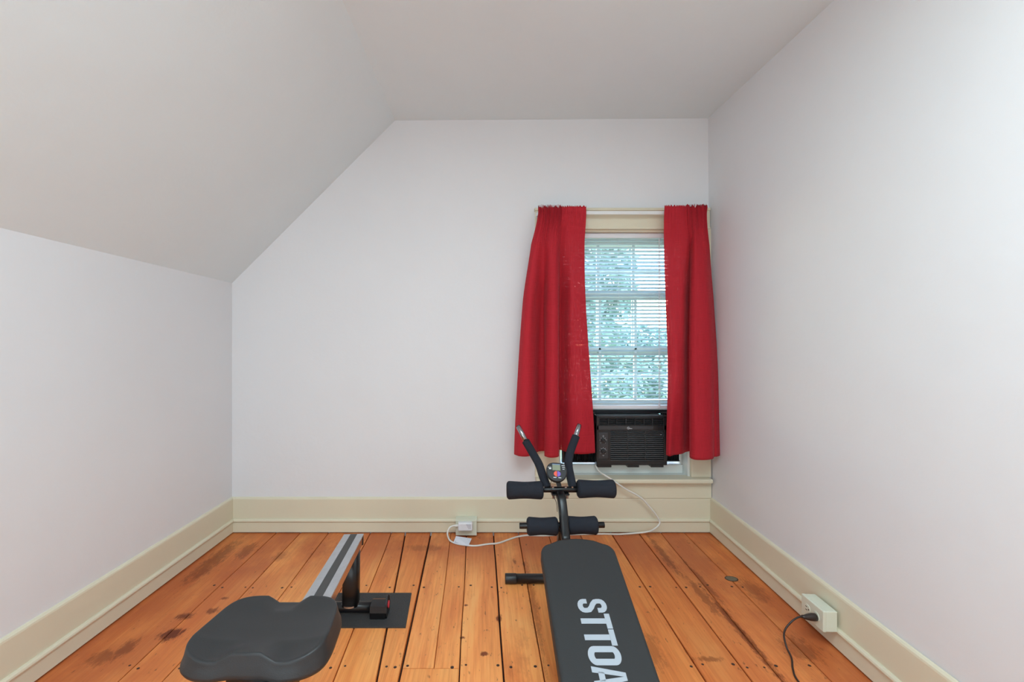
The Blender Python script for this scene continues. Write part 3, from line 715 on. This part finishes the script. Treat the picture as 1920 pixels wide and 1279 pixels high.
for q in range(6):
    u0 = .08; v0 = .12+.14*q; e = .06
    corner = lambda u, v: (a*(1-u)+b2*u)*(1-v)+(d*(1-u)+c*u)*v+nrm*.0009
    u1 = .9-.1*(q % 2); vs = [corner(u0, v0), corner(u1, v0), corner(u1, v0+e), corner(u0, v0+e)]
    v4 = [bm.verts.new(v) for v in vs]; v5 = [bm.verts.new(v+nrm*.0003) for v in vs]
    bm.faces.new(v4); bm.faces.new(v5[::-1])
    for s in range(4): bm.faces.new((v4[s], v5[s], v5[(s+1) % 4], v4[(s+1) % 4]))
obj('tag_print', bm, M_taggrey, cord)

# ------------------------------------------------------------------ outlets
ob0, ob1 = P(855, 968, 2.60), P(894, 997, 2.60)
ot = thing('outlet_box', 'ivory surface outlet box on the end skirting holding a white plug', 'outlet', ((ob0.x+ob1.x)/2, 2.605, ob1.z))
obj('housing', box((ob0.x+.002, 2.582, .012), (ob1.x-.002, WY-.010, .092), .002), M_ivory, ot)
obj('cover_plate', box((ob0.x, 2.576, .010), (ob1.x, 2.583, .094), .003), M_ivory, ot)
obj('top_lip', box((ob0.x-.001, 2.573, .088), (ob1.x+.001, WY-.012, .098), .002), M_ivory, ot)
bxw = 1.264; y0o, y1o = 1.641, 1.757
ot2 = thing('outlet_box', 'ivory outlet box on the right skirting with a dark plug in it', 'outlet', (bxw-.02, 1.70, .071))
Mo = Matrix.Translation((bxw, 1.70, 0)) @ Matrix.Rotation(-.023, 4, 'Z')
obj('housing', box((-.036, -.058, .072), (.004, .058, .146), .003, 2, Mo), M_ivory, ot2)
obj('cover_plate', box((-.047, -.059, .0715), (-.035, .059, .1467), .003, 2, Mo), M_ivory, ot2)
for yy in (.024, -.024):
    fc = obj('socket_face', cyl(Mo @ Vector((-.046, yy, .109)), Mo @ Vector((-.0485, yy, .109)), .0165, 24, .001), M_ivory, ot2)
    bm = bmesh.new()
    for dz in (-.006, .006): add_box(bm, (-.0492, yy-.0005, .109+dz-.0012), (-.048, yy+.008, .109+dz+.0012), 0, 1, Mo)
    add_box(bm, (-.0492, yy-.011, .1068), (-.048, yy-.006, .1112), 0, 1, Mo); obj('slot', bm, M_slot, fc)
cdk = thing('power_cord', 'dark brown cord with plug curving onto the boards from the right outlet', 'cord', (1.11, 1.64, 0))
pt = P(1503.5, 1156, 1.677)
bm = tube([Vector((1.214, 1.677, .106)), Vector((1.205, 1.677, .106)), Vector((1.19, 1.677, .106)), Vector((1.172, 1.677, .106)), pt], [.013, .014, .0125, .0075, .0055], 8)
obj('plug', bm, M_blackcord, cdk, True)
pts = [pt, P(1496, 1158, 1.675), P(1485.6, 1164.5, 1.67), P(1473.7, 1178, 1.665), P(1470, 1192, 1.66), P(1475, 1214, 1.642), Vector((1.078, 1.606, .006)), Vector((1.049, 1.556, .0035)), Vector((1.030, 1.503, .0035)), Vector((1.03, 1.40, .0035)), Vector((1.10, 1.2, .0035)), Vector((1.16, .9, .0035)), Vector((1.12, .4, .0035))]
obj('cable', tube(spline(pts, 8), .0032, 9), M_blackcord, cdk, True)

# ------------------------------------------------------------------ rubber mat
mt = thing('floor_mat', 'thin black rubber mat under the front foot of the seated exerciser', 'mat', (-.54, 1.897, 0))
obj('mat_sheet', quadplate([(-.715, 1.779, .0), (-.303, 1.779, .0), (-.317, 2.015, .0), (-.725, 2.015, .0)], (0, 0, .005)), M_mat, mt)

# ------------------------------------------------------------------ seated exerciser (rail, post, seat)
rw = thing('rowing_machine', 'black exercise machine with saddle seat on a sloping silver rail', 'exercise machine', (-.50, 1.40, 0))
pF = Vector((-.538, 1.900, .313)); pN = Vector((-.498, 1.387, .353)); dr = (pN-pF).normalized()
end = pF+dr*1.45
sdx = dr.cross(Vector((0, 0, 1))).normalized(); upx = sdx.cross(dr).normalized()
Mr = Matrix((( *sdx, 0), (*dr, 0), (*upx, 0), (0, 0, 0, 1))).transposed(); Mr = Matrix.Translation(pF) @ Mr
Lr_ = 1.45
obj('rail_beam', box((-.036, 0, -.044), (.036, Lr_, -.003), .003, 2, Mr), M_polish, rw, label='polished rail sides')
for s in (-1, 1): obj('rail_track', box((min(s*.0135, s*.040), -.001, -.006), (max(s*.0135, s*.040), Lr_, .0), .001, 2, Mr), M_alu, rw, label='silver track')
obj('rail_strip', box((-.0135, -.001, -.006), (.0135, Lr_, -.0005), 0, 2, Mr), M_strip, rw, label='dark grey centre strip')
obj('rail_end_cap', box((-.039, -.006, -.046), (.039, .003, -.001), .002, 2, Mr), M_frame, rw)
# front post and foot
px_, py0 = -.539, 1.865
obj('front_post', tube([(px_, py0-.005, .045), (px_, py0, .12), (px_, py0+.004, .275)], 1, prof=[(math.copysign(abs(math.cos(t))**.6, math.cos(t))*.033, math.copysign(abs(math.sin(t))**.6, math.sin(t))*.030) for t in [2*PI*q/24 for q in range(24)]]), M_frame, rw, True)
obj('post_collar', tube([(px_, py0-.005, .047), (px_, py0-.005, .053)], 1, prof=[(math.cos(2*PI*q/24)*.036, math.sin(2*PI*q/24)*.034) for q in range(24)]), M_bolt, rw)
obj('foot_bar', cyl((px_-.13, py0-.005, .034), (px_+.12, py0-.005, .034), .021, 20), M_frame, rw, True)
for s in (-1, 1):
    e0 = px_+s*.085; e1 = px_+s*.145
    blk = bmesh.new(); hexp = [(-.034, .005), (.030, .005), (.036, .022), (.030, .052), (.010, .060), (-.030, .054), (-.036, .030)]
    add_prism(blk, hexp, lambda p, t: Vector((e0+(e1-e0)*t, py0-.005+p[0], p[1])))
    ft = obj('foot_block', blk, M_frame, rw)
    pl_ = bmesh.new(); hexp2 = [(-.030, .006), (.026, .006), (.037, .028), (.030, .062), (.010, .082), (-.008, .082), (-.030, .060), (-.037, .030)]
    add_prism(pl_, hexp2, lambda p, t: Vector((e1+s*.007*t, py0-.005+p[0], p[1])))
    obj('end_plate', pl_, M_frame, ft)
    obj('round_button', cyl((e1+s*.007, py0-.003, .045), (e1+s*.010, py0-.003, .045), .014, 20, .001), M_red, ft, label='red round button')
# seat: moulded saddle
SC = Vector((-.478, 1.026, .500))
def outline(t):
    cx, sy = math.cos(t), math.sin(t); e = .46
    x = math.copysign(abs(cx)**e, cx)*.142; y = math.copysign(abs(sy)**e, sy)*.104
    fy = (y+.104)/.208
    x *= 1.02-.15*max(0, fy-.1)                        # narrower towards the back
    if y > .05: y -= .004*math.exp(-(x/.03)**2)         # rear notch
    if y < -.05: y += .004*math.cos(x/.136*PI*1.5)
    return x, y
def hgt(x, y):
    u = x/.136; v = y/.104
    h = -.018
    h += .014*min(1.2, abs(u))**3.0+.013*max(0, v)**3
    h += .020*max(0, -v)**3*(1-.55*min(1, abs(u)))
    g = max(0, (v-.40)/.60-abs(x)/.050); h -= .030*g
    h -= .016*max(0, (-v-.45)/.55)*min(1, max(0, (abs(x)-.028)/.030))*(1-.45*max(0, abs(u)-.6)/.4)
    return h
bm = bmesh.new(); NR, NS = 18, 112; rings = []
for r in range(1, NR+1):
    f = (r/NR)**.85; row = []
    for s in range(NS):
        t = 2*PI*(s+.5)/NS; ox, oy = outline(t); x, y = ox*f, oy*f
        row.append(bm.verts.new(SC+Vector((x, y, hgt(x, y)))))
    rings.append(row)
for (dr_, dz) in ((.0020, -.0006), (.0036, -.0025), (.0045, -.006), (.008, -.022), (.0135, -.038), (.014, -.045), (.011, -.050), (.0, -.053), (-.03, -.055), (-.09, -.055)):
    row = []
    for s in range(NS):
        t = 2*PI*(s+.5)/NS; ox, oy = outline(t); v = Vector((ox, oy)); n_ = v.normalized()
        zz = hgt(ox, oy)
        k_ = min(1, max(0, -dz-.01)/.035)
        v = v+n_*dr_; row.append(bm.verts.new(SC+Vector((v.x, v.y, zz*(1-k_*.8)+dz))))
    rings.append(row)
cv = bm.verts.new(SC+Vector((0, 0, hgt(0, 0))))
for s in range(NS): bm.faces.new((cv, rings[0][s], rings[0][(s+1) % NS]))
for r in range(len(rings)-1):
    for s in range(NS): bm.faces.new((rings[r][s], rings[r+1][s], rings[r+1][(s+1) % NS], rings[r][(s+1) % NS]))
bm.faces.new(rings[-1][::-1])
obj('seat', bm, M_seat, rw, True)
# seat carriage and near leg
cxr = lambda y: pF.x+(pF.y-y)*.078
zr_ = lambda y: pF.z+(pF.y-y)*.078
obj('seat_bracket', box((cxr(1.0)-.055, .925, zr_(1.0)+.012), (cxr(1.0)+.055, 1.09, .449), .006), M_frame, rw)
obj('carriage', box((cxr(1.0)-.058, .90, zr_(1.0)-.050), (cxr(1.0)-.036, 1.10, zr_(1.0)+.016), .003), M_frame, rw)
obj('carriage', box((cxr(1.0)+.038, .95, zr_(1.0)-.030), (cxr(1.0)+.052, 1.07, zr_(1.0)+.016), .003), M_frame, rw)
for y in (.94, 1.06):
    for s in (-1, 1): obj('roller', cyl((cxr(y)+s*.022, y, zr_(y)+.0125), (cxr(y)+s*.036, y, zr_(y)+.0125), .011, 16, .001), M_frame, rw)
yb = .62
obj('rear_post', tube([(cxr(yb), yb, .045), (cxr(yb), yb, zr_(yb)-.044)], 1, prof=[(math.cos(2*PI*q/20)*.030, math.sin(2*PI*q/20)*.030) for q in range(20)]), M_frame, rw, True)
obj('foot_bar', cyl((cxr(yb)-.20, yb, .025), (cxr(yb)+.20, yb, .025), .024, 20, .004), M_frame, rw, True)

# ------------------------------------------------------------------ sit-up bench
be = thing('workout_bench', 'charcoal padded sit-up bench with foam rollers, raised handles and pale lettering', 'bench', (.35, 1.4, 0))
XB = .352
ang = math.atan(.354)
Mb = Matrix.Translation((XB, 1.75, .35)) @ Matrix.Rotation(ang, 4, 'X')      # local y runs up the pad, z out of it
# pad outline in local coordinates (x across, y along; 0 = far end corner line)
def padline(LN=.93):
    W = .1385; o_ = []
    o_ += [(W, -LN+.05), (W, -.055)]
    for q in range(9): t = q/8*PI/2*.9; o_.append((W-.042+.042*math.cos(t), -.052+.046*math.sin(t)))
    for q in range(1, 8): x = .092-.184*q/8; o_.append((x, .0+.020*(1-(x/.1)**2)))
    for q in range(9): t = PI/2+PI/2*.1+q/8*PI/2*.9; o_.append((-W+.042+.042*math.cos(t), -.052+.046*math.sin(t)))
    o_ += [(-W, -.055), (-W, -LN+.05)]
    for q in range(1, 6): t = PI+q/6*PI/2; o_.append((-W+.05+.05*math.cos(t), -LN+.05+.05*math.sin(t)))
    for q in range(1, 6): t = 1.5*PI+q/6*PI/2; o_.append((W-.05+.05*math.cos(t), -LN+.05+.05*math.sin(t)))
    return o_
ol = padline(); cxp = sum(p[0] for p in ol)/len(ol); 
def padshell(layers, name, m, capt=True):
    bm = bmesh.new(); rs = []
    for off_, z in layers:
        row = []
        for i, p in enumerate(ol):
            a = Vector(ol[i-1]); c = Vector(ol[(i+1) % len(ol)]); d = (c-a).normalized(); nn = Vector((d.y, -d.x))
            q = Vector(p)-nn*off_; row.append(bm.verts.new(Mb @ Vector((q.x, q.y, z))))
        rs.append(row)
    for r in range(len(rs)-1):
        for i in range(len(ol)): bm.faces.new((rs[r][i], rs[r][(i+1) % len(ol)], rs[r+1][(i+1) % len(ol)], rs[r+1][i]))
    bm.faces.new(rs[0][::-1]); bm.faces.new(rs[-1]); return obj(name, bm, m, be, True)
po_ = padshell([(.012, -.052), (.003, -.050), (.0, -.044), (.0, -.012), (.0015, -.006), (.005, -.002), (.012, .0)], 'pad', M_vinyl)
for p in po_.data.polygons:
    if len(p.vertices) > 4: p.use_smooth = False
padshell([(.010, -.062), (.008, -.050)], 'pad_board', M_vinylside)
# lettering STTOAR reading towards the viewer, tops to the right
fn_up = (Mb.to_3x3() @ Vector((0, 0, 1)))
def pad_f(x0): return lambda q: Mb @ Vector((q.y, -(x0+q.x), .0004))
H = .094; W_ = .0495; y0t = (1.75-1.513)*1.061; xc0 = -.047
def lt(paths, x0, wd):
    bm = bmesh.new(); strokes(bm, [[(p[0]*W_, xc0+p[1]*H) for p in pa] for pa in paths], wd, pad_f(x0)); return bm
def letter_poly(polys, x0):
    bm = bmesh.new(); f = pad_f(x0)
    for pg in polys: add_prism(bm, pg, lambda q, s: f(Vector((q[0]*W_, xc0+q[1]*H)))+fn_up*(.0004*s))
    return bm
sw = .0165; hw = sw/2/W_; hh = sw/2/H
Sp = [[(1-hw, .66), (1-hw, .76)]+[(.5+(.5-hw)*math.cos(t), .78+(.22-hh)*math.sin(t)) for t in [q/8*PI for q in range(0, 9)]]+[(hw, .70), (hw+.03, .62), (.38, .53), (.62, .46), (1-hw-.03, .37), (1-hw, .28)]+[(.5+(.5-hw)*math.cos(t), .22+(.22-hh)*math.sin(t)) for t in [-q/8*PI for q in range(0, 9)]]+[(hw, .34)]]
Tp = [[(0, 1), (1.03, 1), (1.03, .82), (0, .82)][::-1], [(.33, .83), (.69, .83), (.69, 0), (.33, 0)][::-1]]
Op = [[(.55+(.55-hw)*math.cos(t)*1.0, .5+(.30 if math.sin(t) > 0 else -.30)+(.20-hh)*math.sin(t)) for t in [q/16*2*PI for q in range(16)]]]
Op[0] = [(.55+(.55-hw)*math.cos(q/12*PI), .78+(.22-hh)*math.sin(q/12*PI)) for q in range(13)]+[(.55+(.55-hw)*math.cos(PI+q/12*PI), .22+(.22-hh)*math.sin(PI+q/12*PI)) for q in range(13)]
Op[0].append(Op[0][0])
Ap = [[(0, 0), (.34, 0), (.60, 1), (.36, 1)][::-1], [(1.16, 0), (.82, 0), (.56, 1), (.80, 1)][::-1], [(.30, .18), (.86, .18), (.82, .36), (.34, .36)][::-1]]
Rp_ = [[(hw, 0), (hw, 1-hh), (.62, 1-hh)]+[(.62+(.38-hw)*math.cos(t), .75+(.25-hh)*math.sin(t)) for t in [PI/2-q/8*PI for q in range(1, 9)]]+[(hw, .5+hh)], [(.62, .5), (1-hw+.03, 0)]]
x0 = y0t
lets = []
for kind, adv in (('S', .0535), ('T', .0535), ('T', .0535), ('O', .0580), ('A', .0600), ('R', .056)):
    if kind == 'S': bm = lt(Sp, x0, sw)
    if kind == 'T': bm = letter_poly(Tp, x0)
    if kind == 'O': bm = lt(Op, x0, sw+.002)
    if kind == 'A': bm = letter_poly(Ap, x0)
    if kind == 'R': bm = lt(Rp_, x0, sw)
    obj('letter', bm, M_print, be, label='pale blue-grey letter '+kind+' printed on the pad'); x0 += adv
# floor tube (front foot)
YT = 2.100; XT = .344
obj('foot_bar', cyl((XT-.215, YT, .0225), (XT+.215, YT, .0225), .0205, 24), M_frame, be, True)
for s in (-1, 1): obj('foot_cap', cyl((XT+s*.195, YT, .0225), (XT+s*.246, YT, .0225), .0222, 24, .002), M_ac, be, True)
# upright from foot to rollers, and curved neck
rect = [(a*.019, b_*.019) for a, b_ in ((1, .7), (.7, 1), (-.7, 1), (-1, .7), (-1, -.7), (-.7, -1), (.7, -1), (1, -.7))]
YU, ZU = P(0, 918, 2.05).y, P(0, 918, 2.05).z
YL_, ZL = 1.985, P(0, 986, 1.985).z
obj('upright', tube([(XT, YT, .03), (XT, 2.05, .16), (XT, 2.00, ZL-.02)], 1, prof=rect), M_frame, be)
nk = spline([(XB, 1.60, .215), (XB-.002, 1.75, .240), (XT+.002, 1.87, .250), (XT+.001, 1.925, .272), (XT, 1.948, .312), (XT-.002, 1.972, .37), (XT-.004, 2.005, .42), (XT-.006, 2.034, ZU-.018)], 6)
obj('neck', tube(nk, 1, prof=[(math.copysign(abs(math.cos(t))**.55, math.cos(t))*.020, math.copysign(abs(math.sin(t))**.55, math.sin(t))*.019) for t in [2*PI*q/24 for q in range(24)]]), M_frame, be, True)
obj('main_beam', tube([Mb @ Vector((0, .02, -.085)), Mb @ Vector((0, -.86, -.085))], 1, prof=rect), M_frame, be)
obj('near_leg', tube([Mb @ Vector((0, -.80, -.09)), Vector((XB, .95, .0205)), Vector((XB, .90, .0205))], 1, prof=rect), M_frame, be)
def roller(name, xa, xb, y, z, r):
    N = 24; pts = []; rad = []
    for i in range(N+1):
        t = i/N; x = xa+(xb-xa)*t; e = min(t, 1-t)*abs(xb-xa)
        edge_ = r-.010*(1-min(1, e/.012))**2.2
        rad.append(max(.012, edge_-.0035*math.sin(PI*t)**2)); pts.append(Vector((x, y, z)))
    # denser ends
    p2 = [pts[0]]; r2 = [r-.012]
    for s_ in (.001, .003, .006, .010): p2.append(pts[0].lerp(pts[-1], s_/abs(xb-xa))); r2.append(r-.010*(1-s_/.011)**2)
    for i in range(3, N-2): p2.append(pts[i]); r2.append(r-.0035*math.sin(PI*i/N)**2)
    for s_ in (.010, .006, .003, .001): p2.append(pts[-1].lerp(pts[0], s_/abs(xb-xa))); r2.append(r-.010*(1-s_/.011)**2)
    p2.append(pts[-1]); r2.append(r-.012)
    obj(name, tube(p2, r2, 28), M_foam, be, True)
xx = lambda px, d: (px-907)*d/F
obj('roller_bar', cyl((xx(953, 2.05), YU, ZU), (xx(1150, 2.05), YU, ZU), .0130, 20), M_frame, be, True)
roller('foam_roller', xx(950, 2.05), xx(1018, 2.05), YU, ZU-.003, .0395); roller('foam_roller', xx(1082, 2.05), xx(1153, 2.05), YU, ZU+.003, .0400)
obj('roller_bar', cyl((xx(974, YL_), YL_, ZL), (xx(1133, YL_), YL_, ZL+.004), .0128, 20, .0015), M_frame, be, True)
roller('foam_roller', xx(988, YL_), xx(1046, YL_), YL_, ZL-.002, .0385); roller('foam_roller', xx(1062, YL_), xx(1120, YL_), YL_, ZL+.002, .0385)
# flange and bolts under the upper bar
obj('flange', box((XT-.044, YU-.024, ZU-.020), (XT+.036, YU+.016, ZU-.0125), .003), M_frame, be)
for dx in (-.034, .026): 
    obj('bolt', cyl((XT+dx, YU-.017, ZU-.034), (XT+dx, YU-.017, ZU-.019), .0065, 6), M_bolt, be)
for px in (1019, 1037, 1061, 1074): obj('bolt', cyl((xx(px, 2.04), YU-.006, ZU+.010), (xx(px, 2.04), YU-.006, ZU+.0165), .0055, 8), M_bolt, be)
# handles
for pts_ in ([(1026, 914, 2.052), (1018, 893, 2.09), (1011, 872, 2.14), (1003, 857, 2.18), (985.5, 827, 2.22)], [(1074, 914, 2.052), (1069.5, 893, 2.09), (1066, 872, 2.14), (1068, 852, 2.18), (1080, 818, 2.22)]):
    W3 = [P(*p) for p in pts_]; sp_ = spline(W3, 6)
    obj('handle_foam', tube(sp_, .0190, 18), M_foam, be, True)
    dv = (sp_[-1]-sp_[-4]).normalized(); tip = P(971.5, 799.5, 2.26) if pts_[0][0] < 1050 else P(1086, 797, 2.25)
    obj('handle_tube', tube([sp_[-1]-dv*.02, tip-dv*.003, tip], [.0118, .0118, .010], 18), M_chrome, be, True, label='bare chrome handle end')
    obj('tube_plug', cyl(tip-dv*.002, tip+dv*.003, .0095, 14), M_ac, be)
# console
cc = P(1044, 882.5, 2.035)
Mc = Matrix.Translation(cc) @ Matrix.Rotation(math.radians(50), 4, 'X') @ Matrix.Rotation(math.radians(-4), 4, 'Z')
cs = [];
for q in range(40):
    t = 2*PI*q/40; rx, ry = .046, (.050 if math.sin(t) < 0 else .038)
    e = 1.0 if math.sin(t) < 0 else .62
    cs.append((math.copysign(abs(math.cos(t))**e, math.cos(t))*rx, math.copysign(abs(math.sin(t))**.95, math.sin(t))*ry))
bm = bmesh.new(); rr_ = []
for sc_, z in ((.80, -.026), (.95, -.022), (1.0, -.012), (1.0, -.004), (.97, .0), (.90, .0015)):
    rr_.append([bm.verts.new(Mc @ Vector((p[0]*sc_, p[1]*sc_, z))) for p in cs])
for r in range(len(rr_)-1):
    for i in range(40): bm.faces.new((rr_[r][i], rr_[r][(i+1) % 40], rr_[r+1][(i+1) % 40], rr_[r+1][i]))
bm.faces.new(rr_[0][::-1]); bm.faces.new(rr_[-1])
con = obj('console', bm, M_ac, be, False, label='round black counter console with small display')
def cbx(name, x0, y0, x1, y1, z, m): return obj(name, box((x0, y0, .0005), (x1, y1, z), 0, 1, Mc), m, con)
cbx('display', -.0195, .000, .0155, .026, .0026, M_lcd); cbx('display_bar', -.0195, .0262, .0155, .0300, .0026, M_lcdtop)
for nm_, m_, a0 in (('left_button', M_orange, PI/2), ('right_button', M_purple, -PI/2)):
    bm = bmesh.new(); s = -1 if m_ is M_orange else 1
    add_prism(bm, [(.001+s*.001+.014*math.cos(a0+q/12*PI), -.016+.0125*math.sin(a0+q/12*PI)) for q in range(13)], lambda p, t: Mc @ Vector((p[0], p[1], .0005+.003*t)))
    obj(nm_, bm, m_, con)
bm = bmesh.new()
for (a_, b_, c_, d_) in ((.0215, .0225, .036, .0250), (.0240, .0140, .036, .0162), (.0250, .0060, .034, .0080), (-.0400, .0120, -.0245, .0140), (-.0345, .0040, -.0245, .0095), (-.016, -.0345, -.003, -.0315), (.006, -.0345, .018, -.0315)):
    obj('print_mark', box((a_, b_, .0010), (c_, d_, .0022), 0, 1, Mc), M_ink, con)
obj('console_stem', tube([Vector((XT-.004, YU, ZU+.005)), Vector((cc.x, cc.y+.030, cc.z-.020))], 1, prof=[(.010, .004), (-.010, .004), (-.010, -.004), (.010, -.004)]), M_frame, be)
obj('sensor_wire', tube(spline([P(1035, 898, 2.05), P(1032, 908, 2.03), P(1034, 918, 2.02), P(1036, 928, 2.02), P(1043, 942, 2.01), P(1045, 960, 2.0)], 6), .0013, 6), M_blackcord, be, True)

# ------------------------------------------------------------------ outdoors
g = obj('ground', box((-14, WY+.5, -4.1), (20, 40, -4.0)), M_grass); g['kind'] = 'structure'; g['label'] = 'lawn outside far below the window'
def tree(x, y, z, rx, ry, rz, nleaf, label, seed, ls=.10):
    t = thing('tree', label, 'tree', (x, y, -4.0), group=None)
    obj('trunk', tube([(x, y, -4.0), (x+.05, y, -2.2), (x-.04, y+.05, z-.3*rz), (x, y, z+.4*rz)], [.17, .13, .08, .03], 10), M_bark, t, True)
    rnd = random.Random(seed); verts = []; faces = []
    for i in range(nleaf):
        while True:
            p = Vector((rnd.uniform(-1, 1), rnd.uniform(-1, 1), rnd.uniform(-1, 1)))
            if p.length < 1 and p.length > .35 and noise.noise(p*2.6+Vector((seed, 0, 0))) > -.12: break
        c = Vector((x+p.x*rx, y+p.y*ry, z+p.z*rz)); a = Vector((rnd.gauss(0, 1), rnd.gauss(0, 1), rnd.gauss(0, .5))).normalized()
        b_ = a.cross(Vector((rnd.gauss(0, 1), rnd.gauss(0, 1), rnd.gauss(0, 1)))).normalized(); s = ls*rnd.uniform(.6, 1.2)
        i0 = len(verts)
        verts += [c-a*s, c+b_*s*.42, c+a*s, c-b_*s*.42]; faces.append((i0, i0+1, i0+2, i0+3))
    me = bpy.data.meshes.new('foliage'); me.from_pydata([tuple(v) for v in verts], [], faces)
    fo = link('foliage', me, M_leaf, t); fo['kind'] = 'stuff'
tree(1.55, 8.2, 2.2, 1.15, .9, 1.7, 7000, 'leafy green tree seen through the upper left of the blind', 3)
tree(3.55, 10.5, .1, 1.7, 1.2, 1.25, 8000, 'rounded leafy tree seen through the lower right of the blind', 11)
tree(.7, 13.5, -1.2, 1.5, 1.2, 1.6, 6000, 'lower leafy tree farther off, seen low through the blind', 19)
